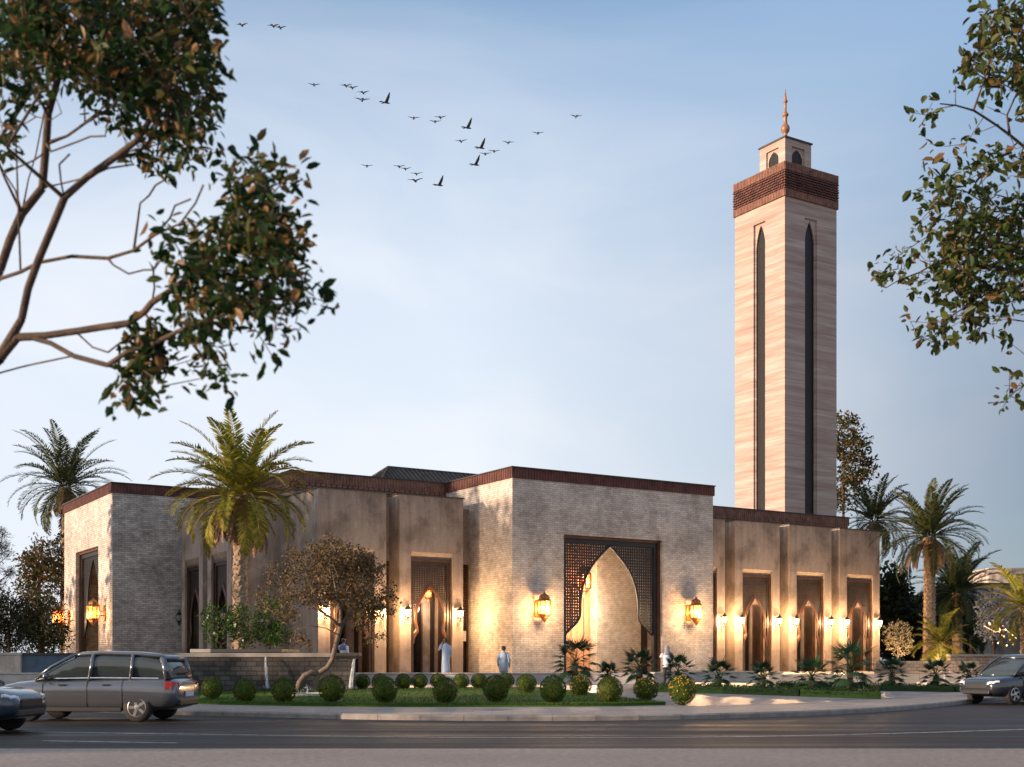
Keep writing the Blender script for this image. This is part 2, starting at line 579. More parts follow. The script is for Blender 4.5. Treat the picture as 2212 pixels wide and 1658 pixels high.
def watermat(name):
    m, n, l, b = newmat(name)
    v = objvec(n, l, (30, 30, 2))
    f = noise(n, l, v, 1.0, 4)
    l.new(ramp(n, l, f, [(.3, (.5, .58, .66)), (.7, (.9, .94, .98))]), b.inputs['Base Color'])
    b.inputs['Roughness'].default_value = .2
    l.new(ramp(n, l, f, [(.35, (.12, .12, .12)), (.65, (.62, .62, .62))]), b.inputs['Alpha'])
    return m
M['waterfall'] = watermat("falling water")
def poolmat():
    m, n, l, b = newmat("pool water")
    b.inputs['Base Color'].default_value = (.10, .15, .18, 1)
    b.inputs['Roughness'].default_value = .05
    bump(n, l, b, noise(n, l, objvec(n, l), 6, 3), .15)
    return m
M['pool'] = poolmat()

def travertine():
    m, n, l, b = newmat("banded travertine")
    v = objvec(n, l, (.16, .16, 2.6))
    f1 = noise(n, l, v, 1.0, 8, .68, .35)
    v2 = objvec(n, l, (.22, .22, 11))
    f2 = noise(n, l, v2, 1.0, 5, .6, .2)
    c = ramp(n, l, f1, [(.30, (.29, .20, .165)), (.47, (.385, .285, .243)), (.56, (.44, .35, .312)), (.72, (.52, .43, .392))])
    c = mixc(n, l, 'MULTIPLY', .65, c, ramp(n, l, f2, [(.32, (.70, .66, .63)), (.62, (1.1, 1.08, 1.06))]))
    l.new(c, b.inputs['Base Color'])
    b.inputs['Roughness'].default_value = .7
    bump(n, l, b, f2, .15)
    return m
M['travertine'] = travertine()

# ------------------------------------------------------------------ ground, road, paths
def interp(pts):
    xs = np.array([p[0] for p in pts]); ys = np.array([p[1] for p in pts])
    # cubic hermite with finite-difference slopes
    d = np.gradient(ys, xs)
    def f(x):
        if x <= xs[0]: return ys[0] + d[0] * (x - xs[0])
        if x >= xs[-1]: return ys[-1] + d[-1] * (x - xs[-1])
        i = int(np.searchsorted(xs, x)) - 1
        i = max(0, i)
        h = xs[i + 1] - xs[i]
        t = (x - xs[i]) / h
        return float((2*t**3-3*t*t+1)*ys[i] + (t**3-2*t*t+t)*h*d[i] + (-2*t**3+3*t*t)*ys[i+1] + (t**3-t*t)*h*d[i+1])
    return f

KERB = interp([(-60, 60), (-24, 44.2), (-16.4, 39.8), (-9.4, 35.7), (-6.4, 34.2), (-3.7, 33.0), (0, 32.3), (3.6, 32.8), (5.6, 33.6), (8.8, 35.6), (12.5, 39.4), (16.2, 44.6), (21.3, 51.9), (30, 65), (60, 110)])
LINE = interp([(-60, 36), (-10.6, 27.4), (-5.9, 26.3), (0, 25.3), (3.8, 25.5), (11.6, 28.3), (20, 33.5), (60, 70)])
def H(x, y):
    return .14 + .02 * max(0, y - KERB(x) - 5.5)

XS = [x * .5 for x in range(-120, 121)]

def strip(name, m, f0, f1, z, xs=XS, rows=1):
    b = MB()
    n = rows + 1
    for x in xs:
        for k in range(n):
            y = f0(x) + (f1(x) - f0(x)) * k / rows
            b.v.append((x, y, z(x, y) if callable(z) else z))
    for i in range(len(xs) - 1):
        for k in range(rows):
            a = i * n + k
            b.f.append((a, a + n, a + n + 1, a + 1))
    return tag(b.build(name, m), kind='structure')

g = MB().quad((-700, -300, -.05), (700, -300, -.05), (700, 1200, -.05), (-700, 1200, -.05))
tag(g.build("ground", M['earth']), kind='structure')
strip("road", M['asphalt'], lambda x: 20.9, lambda x: max(21, KERB(x) + .05), 0)
strip("road_marking", M['white'], LINE, lambda x: LINE(x) + .13, .006)
mk = MB().quad((-9.2, 24.35, .006), (-6.4, 23.72, .006), (-6.4, 23.85, .006), (-9.2, 24.5, .006))
tag(mk.build("road_marking", M['white']), kind='structure')
pv = MB().box(-80, 80, -20, 21, -.04, .1)
tag(pv.build("pavement", M['pavement'], bevel=.03), kind='structure')

# kerb: stones with joints
kb = MB()
x = -30.0
while x < 34:
    x2 = x + 1.15
    a, b_ = Vector((x, KERB(x), 0)), Vector((x2 - .012, KERB(x2 - .012), 0))
    d = (b_ - a).normalized()
    nn = Vector((-d.y, d.x, 0))
    q = [a, b_, b_ + nn * .28, a + nn * .28]
    f0, f1 = Vector((0, 0, .15)), Vector((0, 0, -.02))
    c0, c1 = a + nn * .04, b_ + nn * .04
    kb.add([p + f1 for p in q] + [a + Vector((0, 0, .11)), b_ + Vector((0, 0, .11)), c0 + f0, c1 + f0, q[2] + f0, q[3] + f0],
           [(0, 1, 5, 4), (4, 5, 7, 6), (6, 7, 8, 9), (1, 2, 8, 7, 5), (0, 4, 6, 9, 3), (2, 3, 9, 8)])
    x = x2
tag(kb.build("kerb", M['kerb']), kind='structure')
strip("footpath", M['footpath'], lambda x: KERB(x) + .25, lambda x: KERB(x) + 5.5, .14)
strip("forecourt", M['forecourt'], lambda x: KERB(x) + 5.5, lambda x: max(KERB(x) + 6, 72), H, rows=8)

LF = interp([(-34, 55), (-24, 49), (-16, 44.3), (-9.9, 40.4), (-5.8, 38.7), (0, 38.2), (3, 38.6), (4.9, 39.4)])
def LB(x):
    if x < 1.5: return 51.0
    if x < 3.0: return 51 - (x - 1.5) * 5 / 1.5
    return max(LF(x) + .05, 46 - (x - 3.0) * 6.6 / 1.9)
lx = [-34 + k * .35 for k in range(112)]
lx = [x for x in lx if x < 4.85] + [4.85]
strip("lawn", M['lawn'], LF, lambda x: max(LF(x) + .05, LB(x)), lambda x, y: H(x, y) + .06, lx, 6)
# lawn edging lip
ed = MB()
for i in range(len(lx) - 1):
    a, b_ = lx[i], lx[i + 1]
    za, zb = H(a, LF(a)), H(b_, LF(b_))
    ed.quad((a, LF(a), za - .02), (b_, LF(b_), zb - .02), (b_, LF(b_), zb + .06), (a, LF(a), za + .06))
tag(ed.build("lawn_edge", M['lawn']), kind='structure')
rng = random.Random(5)
gb = MB()
nb = 0
while nb < 30000:
    x = rng.uniform(-17, 4.85)
    u = rng.random() ** 1.6 if rng.random() < .7 else rng.random() * .02
    y = LF(x) + u * (LB(x) - LF(x))
    if y > LB(x): continue
    z = H(x, y) + .055
    h = rng.uniform(.03, .085)
    a = rng.uniform(0, 6.28)
    w = .012
    dx, dy = math.cos(a) * w, math.sin(a) * w
    lx_, ly_ = rng.uniform(-.03, .03), rng.uniform(-.03, .03)
    gb.add([(x - dx, y - dy, z), (x + dx, y + dy, z), (x + lx_, y + ly_, z + h)], [(0, 1, 2)])
    nb += 1
gme = gb.mesh("short_grass", M['grass'])
tag(link("short_grass", gme), "short mown green grass of the lawn before the mosque", "grass", kind='stuff')

# plaza terrace in front of the mosque
PZ = .85
pp = [(-60, 56.5), (6.2, 56.5), (8.6, 61.0), (12.5, 63.6), (26, 63.6), (44, 78), (44, 130), (-60, 130)]
tag(MB().prism(pp, .05, PZ).build("plaza", M['plaza']), kind='structure')
# low pale wall along the terrace edge
t_ = thing("terrace_wall", "long low pale stone wall along the terrace edge behind the clipped bushes", "wall", (0, 56.3, 0))
MB().box(-30, 6.1, -.12, .12, .2, .93).build("wall_face", M['palestone'], t_)
MB().box(-30.02, 6.13, -.17, .17, .93, 1.0).build("coping", M['palestone'], t_, bevel=.015)
# planter wall at the right, pale blocks
t_ = thing("planter_wall", "low pale stone planter wall behind the fan palms below the arched bays", "wall", (0, 0, 0))
for (a, b_) in (((6.3, 56.3), (8.75, 60.75)), ((8.75, 60.75), (12.3, 62.6))):
    d = (Vector(b_) - Vector(a))
    w = MB().box(0, d.length, -.12, .12, 0, .62)
    w.xform(Matrix.Translation((a[0], a[1], .33)) @ Matrix.Rotation(math.atan2(d.y, d.x), 4, 'Z'))
    w.build("wall_face", M['palestone'], t_)
    w = MB().box(-.03, d.length + .03, -.17, .17, 0, .07)
    w.xform(Matrix.Translation((a[0], a[1], .95)) @ Matrix.Rotation(math.atan2(d.y, d.x), 4, 'Z'))
    w.build("coping", M['palestone'], t_)
# stone bollard pier at the foot of the steps
t_ = thing("stone_pier", "squat grey stone pier at the end of the wide steps", "pier", (12.75, 60.6, .3))
MB().box(-.32, .32, -.32, .32, 0, .62).build("shaft", M['step'], t_, bevel=.02)
MB().box(-.38, .38, -.38, .38, .62, .72).build("cap", M['step'], t_, bevel=.02)
# steps
t_ = thing("stone_steps", "wide shallow stone steps rising to the terrace by the arched bays", "steps", (0, 0, 0))
for k in range(4):
    MB().box(13.2 + .02 * k, 21.5 - k * 1.0, 61.5 + .52 * k, 63.7, .2, .44 + .13 * k).build("tread", M['step'], t_, bevel=.012)

# ------------------------------------------------------------------ the mosque
ANG = math.atan2(.53, .848)
C0 = Vector((.02, 62, 0))
U = Vector((math.cos(ANG), math.sin(ANG), 0))
V = Vector((-math.sin(ANG), math.cos(ANG), 0))
def L2W(t, s, z=0):
    return C0 + U * t + V * s + Vector((0, 0, z))
Z0 = PZ - .02
ROOF = 11.17

mosque = thing("mosque", "low mosque of pale brick portals and brown plaster bays with terracotta parapets", "mosque", C0, ANG)
mosque['group'] = "buildings of the mosque"

def ribbed(x0, x1, y0, y1, z0, z1, pitch=.17, prd=.03):
    """parapet band of upright ribs round a rectangle, with a thin metal cap"""
    b = MB()
    b.box(x0, x1, y0, y0 + .25, z0, z1).box(x0, x1, y1 - .25, y1, z0, z1)
    b.box(x0, x0 + .25, y0 + .25, y1 - .25, z0, z1).box(x1 - .25, x1, y0 + .25, y1 - .25, z0, z1)
    n = int((x1 - x0) / pitch)
    for i in range(n + 1):
        x = x0 + (x1 - x0) * i / n
        b.box(x - .045, x + .045, y0 - prd, y0, z0 + .01, z1 - .01)
    n = int((y1 - y0) / pitch)
    for i in range(n + 1):
        y = y0 + (y1 - y0) * i / n
        b.box(x0 - prd, x0, y - .045, y + .045, z0 + .01, z1 - .01)
        b.box(x1, x1 + prd, y - .045, y + .045, z0 + .01, z1 - .01)
    return b

def capring(x0, x1, y0, y1, z, o=.07, th=.05, w=.4):
    b = MB()
    b.box(x0 - o, x1 + o, y0 - o, y0 + w, z, z + th).box(x0 - o, x1 + o, y1 - w, y1 + o, z, z + th)
    b.box(x0 - o, x0 + w, y0 + w, y1 - w, z, z + th).box(x1 - w, x1 + o, y0 + w, y1 - w, z, z + th)
    return b

# hall
T0, T1, S0, S1 = -8.84, 31.0, 6.9, 34.0
hall = MB().box(T0, T1, S0, S0 + .4, Z0, 10.2).box(T0, T1, S1 - .4, S1, Z0, 10.2)
hall.box(T0, T0 + .4, S0 + .4, S1 - .4, Z0, 10.2).box(T1 - .4, T1, S0 + .4, S1 - .4, Z0, 10.2)
hall.box(T0 + .4, T1 - .4, S0 + .4, S1 - .4, 9.9, 10.1)
hall_o = hall.build("hall", M['plaster'], mosque)
cor = MB()
for k in range(3):
    z = 10.2 + .14 * k
    o = .015 + .03 * k
    n = int((T1 - T0) / .3)
    for i in range(n):
        x = T0 + (T1 - T0) * (i + (.5 if k % 2 else 0)) / n
        cor.box(x, x + .25, S0 - o - .06, S0 + .3, z + .005, z + .125)
    n = int((S1 - S0) / .3)
    for i in range(n):
        y = S0 + (S1 - S0) * (i + (.5 if k % 2 else 0)) / n
        cor.box(T0 - o - .06, T0 + .3, y, y + .25, z + .005, z + .125)
        cor.box(T1 - .3, T1 + o + .06, y, y + .25, z + .005, z + .125)
cor.box(T0 + .02, T1 - .02, S0 + .02, S0 + .35, 10.2, 10.62).box(T0 + .02, T0 + .35, S0 + .36, S1, 10.2, 10.62).box(T1 - .35, T1 - .02, S0 + .36, S1, 10.2, 10.62)
cor.build("brick_corbel", M['terracotta2'], hall_o)
ribbed(T0 - .08, T1 + .08, S0 - .08, S1, 10.62, ROOF).build("parapet", M['terracotta2'], hall_o)
capring(T0 - .08, T1 + .08, S0 - .08, S1, ROOF).build("coping", M['coping'], hall_o)

# hip roof
hr = MB()
A = [(-3.3, 8.9, 10.6), (20, 8.9, 10.6), (20, 15.5, 10.6), (-3.3, 15.5, 10.6), (-.94, 12.0, 12.66), (17, 12.0, 12.66)]
hr.add(A, [(0, 1, 5, 4), (1, 2, 5), (2, 3, 4, 5), (3, 0, 4), (0, 3, 2, 1)])
for i in range(58):
    x = -.7 + i * .3
    if x < 16.9:
        a, b_ = Vector((x, 8.92, 10.62)), Vector((x, 11.98, 12.66))
        hr.tube([a + Vector((0, 0, .02)), b_ + Vector((0, 0, .02))], .045, 5)
for i in range(9):
    x = -3.1 + i * .27
    f = (x + 3.3) / 2.36
    hr.tube([Vector((x, 8.92, 10.64)), Vector((x, 8.9 + f * 3.1, 10.64 + f * 2.06))], .045, 5)
hr.tube([A[0], A[4], A[5]], .09, 6).tube([A[3], A[4]], .09, 6)
for i in range(18):
    y = 9.1 + i * .36
    f = 1 - abs(y - 12.1) / 3.3
    hr.tube([Vector((-3.3, y, 10.64)), Vector((-3.3 + 2.36 * f, y + (12.0 - y) * 0, 10.64 + 2.06 * f))], .045, 5)
hr.build("hip_roof", M['tile'], mosque)

# lattice + arch
def hwf(prof):
    zs = np.array([p[1] for p in prof][::-1]); ws = np.array([p[0] for p in prof][::-1])
    return lambda z: float(np.interp(z, zs, ws)) if z <= zs[-1] else -1.0

def lattice(hw, z0, z1, prof, sp, bar, y0, dep):
    """screen of crossing bars over x in [-hw, hw] outside the pointed arch"""
    f = hwf(prof)
    b = MB()
    n = int(round(2 * hw / sp))
    zz = np.arange(z0, z1 + 1e-6, .03)
    fz = np.array([f(z) for z in zz])
    for i in range(n + 1):
        x = -hw + 2 * hw * i / n
        ok = fz < abs(x)
        start = None
        for k in range(len(zz) + 1):
            on = k < len(zz) and ok[k]
            if on and start is None: start = zz[k]
            if not on and start is not None:
                if zz[k - 1] - start > .05:
                    b.box(x - bar / 2, x + bar / 2, y0, y0 + dep, start, zz[k - 1])
                start = None
    m = int(round((z1 - z0) / sp))
    for j in range(m + 1):
        z = z0 + (z1 - z0) * j / m
        w = f(z)
        segs = [(-hw, hw)] if w < 0 else [(-hw, -w), (w, hw)]
        for a, c in segs:
            if c - a > .05:
                b.box(a, c, y0 + .006, y0 + dep - .006, z - bar / 2, z + bar / 2)
    return b

def arch_tube(prof, y, r, flat=1.0):
    pts = [Vector((-w, y, z)) for w, z in prof[::-1]] + [Vector((w, y, z)) for w, z in prof[1:]]
    return MB().tube(pts, r, 6)

def smooth_prof(p, n=4):
    p = [Vector(q) for q in p]
    out = []
    for i in range(len(p) - 1):
        a, b, c, d = p[max(i - 1, 0)], p[i], p[i + 1], p[min(i + 2, len(p) - 1)]
        for k in range(n):
            t = k / n
            out.append(tuple(.5 * ((2*b) + (c-a)*t + (2*a-5*b+4*c-d)*t*t + (3*b-a-3*c+d)*t**3)))
    out.append(tuple(p[-1]))
    return out

PROF_BIG = smooth_prof([(0, 7.6), (.35, 7.3), (.7, 6.98), (1.05, 6.62), (1.33, 6.25), (1.55, 5.87), (1.71, 5.45), (1.82, 5.0), (1.87, 4.55), (1.88, 4.1), (1.95, 3.75), (2.15, 3.48), (2.4, 3.27), (2.80, 2.92)])
PROF_BAY = smooth_prof([(0, 5.40), (.2, 5.1), (.45, 4.76), (.63, 4.42), (.75, 4.08), (.79, 3.75), (.77, 3.42), (.71, 3.14), (.72, 3.0), (.82, 2.84), (.92, 2.66), (.955, 2.4)])

def portal(Wd, D, o0, o1, x0, y0, rz, mat, name):
    """brick portal block; local x along its front, y into it"""
    e = MB()
    zt = 10.64
    e.box(0, o0, 0, .6, Z0, zt).box(o1, Wd, 0, .6, Z0, zt).box(o0, o1, 0, .6, 8.0, zt)
    e.box(0, .5, .6, D, Z0, zt).box(Wd - .5, Wd, .6, D, Z0, zt).box(.5, Wd - .5, .6, D, 10.2, 10.4)
    e.box(.5, Wd - .5, D - .4, D, Z0, 10.2)
    po = e.build(name, mat, mosque)
    po.location = (x0, y0, 0)
    po.rotation_euler = (0, 0, rz)
    ribbed(-.03, Wd + .03, -.03, D, zt, ROOF).build("parapet", M['terracotta'], po)
    capring(-.03, Wd + .03, -.03, D, ROOF, .09).build("coping", M['coping'], po)
    c = (o0 + o1) / 2
    hw = (o1 - o0) / 2
    k = (hw - .36) / 2.84
    prof = [(w * k, z) for w, z in PROF_BIG]
    fr = MB()
    fr.box(-hw, -hw + .12, .18, .5, Z0, 7.998).box(hw - .12, hw, .18, .5, Z0, 7.998).box(-hw + .12, hw - .12, .18, .5, 7.86, 7.998)
    fr.build("door_surround", M['redwood'], po).location = (c, 0, 0)
    fr = MB()
    fr.box(-hw + .122, -hw + .36, .30, .52, Z0, 7.858).box(hw - .36, hw - .122, .30, .52, Z0, 7.858).box(-hw + .36, hw - .36, .30, .52, 7.62, 7.858)
    fr.build("door_frame", M['black_wood'], po).location = (c, 0, 0)
    lattice(hw - .36, 2.9, 7.62, prof, .152, .088, .38, .05).build("lattice_screen", M['black_wood'], po).location = (c, 0, 0)
    ar = arch_tube(prof, .41, .065)
    ar.build("arch_moulding", M['black_wood'], po, True).location = (c, 0, 0)
    # porch inside
    cl = MB().box(.5, Wd - .5, .6, D - .4, 8.05, 8.2)
    cl.build("porch_ceiling", M['inner_brick'], po)
    return po

front = portal(13.1, 7.0, 3.1, 9.53, 0, 0, 0, M['brick'], "entrance_portal")
# porch of the front portal: brick pier, ochre panel wall, door
MB().box(7.37, 10.4, 3.0, 6.5, Z0, 8.04).build("porch_pier", M['inner_brick'], front)
MB().box(.52, 7.36, 3.65, 3.9, Z0, 8.04).build("porch_back_wall", M['orange_plaster'], front)
pn = MB()
for xx in (5.2, 6.05, 6.9):
    pn.box(xx, xx + .03, 3.62, 3.65, Z0, 5.6)
pn.box(5.2, 7.3, 3.615, 3.65, 5.6, 5.68)
pn.build("porch_panelling", M['redwood'], front)
MB().box(10.41, 11.1, 3.3, 3.5, Z0, 5.2).build("porch_door", M['wood'], front)
MB().box(11.11, 12.58, 3.3, 3.5, Z0, 8.04).build("porch_side_wall", M['pale_plaster'], front)
MB().box(10.41, 11.1, 3.3, 3.5, 5.21, 8.04).build("door_header", M['pale_plaster'], front)
side = portal(11.55, 6.9, 3.0, 8.5, -15.47, 16.15 + 11.55, -math.pi / 2, M['brick_grey'], "side_portal")
MB().box(.52, 11.0, 3.4, 3.6, Z0, 8.04).build("porch_back_wall", M['inner_brick'], side)

# plaster bays
BW, BD, BH, BO = 3.63, 3.75, 9.85, 1.2   # width, depth, top, half opening
def bay_meshes():
    w = MB()
    hb = BW / 2
    zo = 6.67
    w.box(-hb, -BO, 0, .45, Z0, BH).box(BO, hb, 0, .45, Z0, BH).box(-BO, BO, 0, .45, zo + .34, BH)
    # sloping hood above the door
    w.add([(-BO, 0, zo + .34), (BO, 0, zo + .34), (BO, .45, zo + .34), (-BO, .45, zo + .34), (-BO, .24, zo), (BO, .24, zo), (BO, .45, zo), (-BO, .45, zo)],
          [(0, 1, 5, 4), (4, 5, 6, 7), (3, 7, 6, 2), (0, 4, 7, 3), (1, 2, 6, 5)])
    w.box(-hb, -hb + .3, .45, BD, Z0, BH).box(hb - .3, hb, .45, BD, Z0, BH).box(-hb + .3, hb - .3, .45, BD, 9.5, 9.7)
    me_w = w
    cp = MB().box(-hb - .06, hb + .06, -.06, BD, BH, BH + .06)
    sr = MB().box(-BO, -BO + .09, .10, .42, Z0, zo - .002).box(BO - .09, BO, .10, .42, Z0, zo - .002).box(-BO + .09, BO - .09, .10, .42, zo - .11, zo - .002)
    fr = MB().box(-BO + .092, -BO + .24, .17, .4, Z0, zo - .112).box(BO - .24, BO - .092, .17, .4, Z0, zo - .112).box(-BO + .24, BO - .24, .17, .4, zo - .26, zo - .112)
    la = lattice(BO - .24, 2.42, zo - .26, PROF_BAY, .096, .05, .24, .04)
    ar = arch_tube(PROF_BAY, .2, .055)
    a2 = [(w_ * 1.075 + .02, z_ + .07) for w_, z_ in PROF_BAY]
    a2[0] = (0, PROF_BAY[0][1] + .12)
    n0 = len(ar.v)
    pts = [Vector((-min(w_, BO - .22), .23, z_)) for w_, z_ in a2[::-1]] + [Vector((min(w_, BO - .22), .23, z_)) for w_, z_ in a2[1:]]
    ar.tube(pts, .05, 5)
    inn = MB().box(-hb + .31, hb - .31, 2.3, 2.5, Z0, 6.9).box(-hb + .31, hb - .31, .46, 2.3, 6.8, 6.9)
    dr = MB().box(-.05, .52, 2.2, 2.3, Z0, 4.5)
    dh = MB().box(-.13, -.051, 2.17, 2.29, Z0, 4.58).box(.521, .62, 2.17, 2.29, Z0, 4.58).box(-.051, .521, 2.17, 2.29, 4.501, 4.58)
    d2 = MB().box(1.12, 1.30, 2.18, 2.3, Z0, 5.2)
    d3 = MB().box(1.43, 1.513, 1.25, 1.85, Z0, 4.9)
    d4 = MB().box(1.41, 1.513, 1.12, 1.249, Z0, 5.0).box(1.41, 1.513, 1.851, 1.97, Z0, 5.0).box(1.41, 1.513, 1.249, 1.851, 4.901, 5.0)
    d5 = MB().box(1.45, 1.513, .62, .80, Z0, 6.6)
    return [("bay", me_w, 'plaster'), ("coping", cp, 'coping'), ("door_surround", sr, 'redwood'), ("door_frame", fr, 'wood'),
            ("lattice_screen", la, 'wood'), ("arch_moulding", ar, 'redwood'), ("inner_wall", inn, 'plaster'), ("door", dr, 'glass_dark'), ("door_jamb", dh, 'redwood'), ("pilaster", d2, 'wood'), ("door", d3, 'wood'), ("door_jamb", d4, 'redwood'), ("pilaster", d5, 'palestone')]
bm_list = bay_meshes()
first_bay = None
BAYS = [(-7.245, 3.12, 0), (-2.86, 3.12, 0), (14.94, 3.12, 0), (19.34, 3.12, 0), (23.77, 3.12, 0), (28.15, 3.12, 0), (-12.0, 8.9, 1), (-12.0, 13.3, 1)]
for (bx, by, rot) in BAYS:
    if first_bay is None:
        nm, mb, mt = bm_list[0]
        bay = mb.build(nm, M[mt], mosque)
        for nm, mb, mt in bm_list[1:]:
            mb.build(nm, M[mt], bay)
        first_bay = bay
        bay_kids = kids(bay)
    else:
        bay = first_bay.copy()
        COL.objects.link(bay)
        for ch in bay_kids:
            c = ch.copy()
            COL.objects.link(c)
            c.parent = bay
    bay.location = (bx, by, 0)
    bay.rotation_euler = (0, 0, -math.pi / 2 if rot else 0)

# link walls between the bays, each with a tall dark window
GAPS = [(-5.42, -4.68), (-1.04, -.01), (16.77, 17.51), (21.17, 21.94), (25.60, 26.32)]
for a, b_ in GAPS:
    lwo = MB().box(a, b_, 4.3, 6.88, 6.6, 9.5).build("link_wall", M['plaster'], mosque)
    MB().box(a + .02, b_ - .02, 4.5, 4.6, Z0, 6.58).build("window_pane", M['glass_dark'], lwo)
    gapf = MB()
    for k in range(36):
        z = 3.6 + k * .082
        gapf.box(a + .03, b_ - .03, 4.42, 4.48, z, z + .035)
    gapf.box(a + .005, a + .07, 4.35, 4.49, Z0, 6.59).box(b_ - .07, b_ - .005, 4.35, 4.49, Z0, 6.59)
    gapf.build("window_slats", M['redwood'], lwo)
for a, b_ in ((10.72, 11.48), (15.12, 16.1)):
    lwo = MB().box(-10.6, -8.9, a, b_, 6.6, 9.5).build("link_wall", M['plaster'], mosque)
    MB().box(-10.5, -10.4, a + .02, b_ - .02, Z0, 6.58).build("window_pane", M['glass_dark'], lwo)

# little service box on the wall beside the entrance
MB().box(-.62, -.3, 4.1, 4.3, 2.55, 3.1).build("meter_box", M['palestone'], mosque)

# ------------------------------------------------------------------ minaret
tw = 4.86
mn = thing("minaret", "tall square minaret of banded travertine with brick cornice and gilt finial", "minaret", L2W(26.53, 8.18), ANG, "buildings of the mosque")
def pointed(hw, zs, za, n=8):
    """pointed arch profile (half width, z) from the apex down to the spring"""
    out = []
    for i in range(n + 1):
        z = za - (za - zs) * i / n
        u = i / n
        out.append((hw * math.sin(math.pi / 2 * u ** .8), z))
    return out
wz1, rec, rw = 31.4, .4, .57
shaft = MB()
c = tw / 2
for k in range(4):
    Mx = Matrix.Translation((c, c, 0)) @ Matrix.Rotation(k * math.pi / 2, 4, 'Z')
    n0 = len(shaft.v)
    e = .0
    x0 = -c if k % 2 == 0 else -c + .5
    shaft.box(x0, -rw, -c, -c + .5, .8, wz1).box(rw, -x0, -c, -c + .5, .8, wz1).box(x0, -x0, -c, -c + .5, wz1, 32.6)
    shaft.box(-rw, rw, -c + rec + .1, -c + .5, .8, wz1)
    # spandrel of the pointed window
    prof = pointed(.47, wz1 - 2.0, wz1 - .12)
    f = hwf(prof)
    for j in range(24):
        za, zb = wz1 - 2.0 + j * 2.0 / 24, wz1 - 2.0 + (j + 1) * 2.0 / 24
        w_ = max(0, f((za + zb) / 2))
        shaft.box(-rw, -w_ if w_ > 0 else 0, -c + .15, -c + .25, za, zb)
        shaft.box(w_, rw, -c + .15, -c + .25, za, zb)
    shaft.box(-rw, -.47, -c + .15, -c + .25, .8, wz1 - 2.0).box(.47, rw, -c + .15, -c + .25, .8, wz1 - 2.0)
    shaft.xform(Mx, n0)
shaft_o = shaft.build("shaft", M['travertine'], mn)
la = MB()
for k in range(4):
    Mx = Matrix.Translation((c, c, 0)) @ Matrix.Rotation(k * math.pi / 2, 4, 'Z')
    n0 = len(la.v)
    lt = lattice(.50, 1.0, wz1 - .12, [(-1, 40), (-1, 0)], .145, .07, -c + .27, .05)
    lt.box(-.5, .5, -c + .40, -c + .45, 1.0, wz1 - .12)  # added black panel, stands in for the shade behind the lattice
    la.add(lt.v, lt.f)
    la.xform(Mx, n0)
la.build("lattice_window", M['black_wood'], mn)
cz = 32.5
cn = MB()
for (za, zb, o) in ((cz, cz + .5, .09), (cz + 1.75, cz + 2.3, .09)):
    cn.box(-o, tw + o, -o, tw + o, za, zb)
    for i in range(34):
        q = -o + (tw + 2 * o) * (i + .5) / 34
        for (X0, X1, Y0, Y1) in ((q - .055, q + .055, -o - .03, -o), (-o - .03, -o, q - .055, q + .055), (tw + o, tw + o + .03, q - .055, q + .055)):
            cn.box(X0, X1, Y0, Y1, za + .01, zb - .01)
cn.build("cornice", M['terracotta2'], mn)
cr = MB()
cr.box(-.02, tw + .02, -.02, tw + .02, cz + .5, cz + 1.75)
for k in range(7):
    z = cz + .54 + k * .175
    o = .11
    n = 26
    for i in range(n):
        q0 = -o + (tw + 2 * o) * i / n
        q1 = q0 + (tw + 2 * o) / n - .025
        j = .012 * ((i * 7 + k * 3) % 5)
        cr.box(q0, q1, -o - j, .0, z, z + .10)
        cr.box(-o - j, .0, max(q0, .01), max(q1, .02), z, z + .10)
        cr.box(tw, tw + o + j, max(q0, .01), max(q1, .02), z, z + .10)
cr.build("brick_courses", M['terracotta'], mn)
lan = MB()
h2 = 1.23
for k in range(4):
    Mx = Matrix.Translation((c, c, 0)) @ Matrix.Rotation(k * math.pi / 2, 4, 'Z')
    n0 = len(lan.v)
    x0 = -h2 if k % 2 == 0 else -h2 + .3
    lan.box(x0, -.6, -h2, -h2 + .3, 34.75, 37.1).box(.6, -x0, -h2, -h2 + .3, 34.75, 37.1).box(-.6, .6, -h2, -h2 + .3, 36.65, 37.1)
    prof = pointed(.5, 35.9, 36.52)
    f = hwf(prof)
    for j in range(12):
        za, zb = 35.9 + j * .75 / 12, 35.9 + (j + 1) * .75 / 12
        w_ = max(0, f((za + zb) / 2))
        lan.box(-.6, -w_, -h2 + .13, -h2 + .26, za, zb).box(w_, .6, -h2 + .13, -h2 + .26, za, zb)
    lan.box(-.6, -.5, -h2 + .13, -h2 + .26, 34.75, 35.9).box(.5, .6, -h2 + .13, -h2 + .26, 34.75, 35.9)
    lan.xform(Mx, n0)
lan_o = lan.build("lantern_room", M['travertine'], mn)
MB().box(c - h2 - .08, c + h2 + .08, c - h2 - .08, c + h2 + .08, 37.1, 37.2).build("roof_slab", M['coping'], lan_o)
la = MB()
for k in range(4):
    Mx = Matrix.Translation((c, c, 0)) @ Matrix.Rotation(k * math.pi / 2, 4, 'Z')
    n0 = len(la.v)
    lt = lattice(.5, 34.8, 36.55, [(-1, 40), (-1, 0)], .125, .06, -h2 + .17, .06)
    lt.box(-.5, .5, -h2 + .32, -h2 + .36, 34.8, 36.55)  # black panel here too in place of shade behind the bars
    la.add(lt.v, lt.f)
    la.xform(Mx, n0)
la.build("lattice_window", M['black_wood'], lan_o)
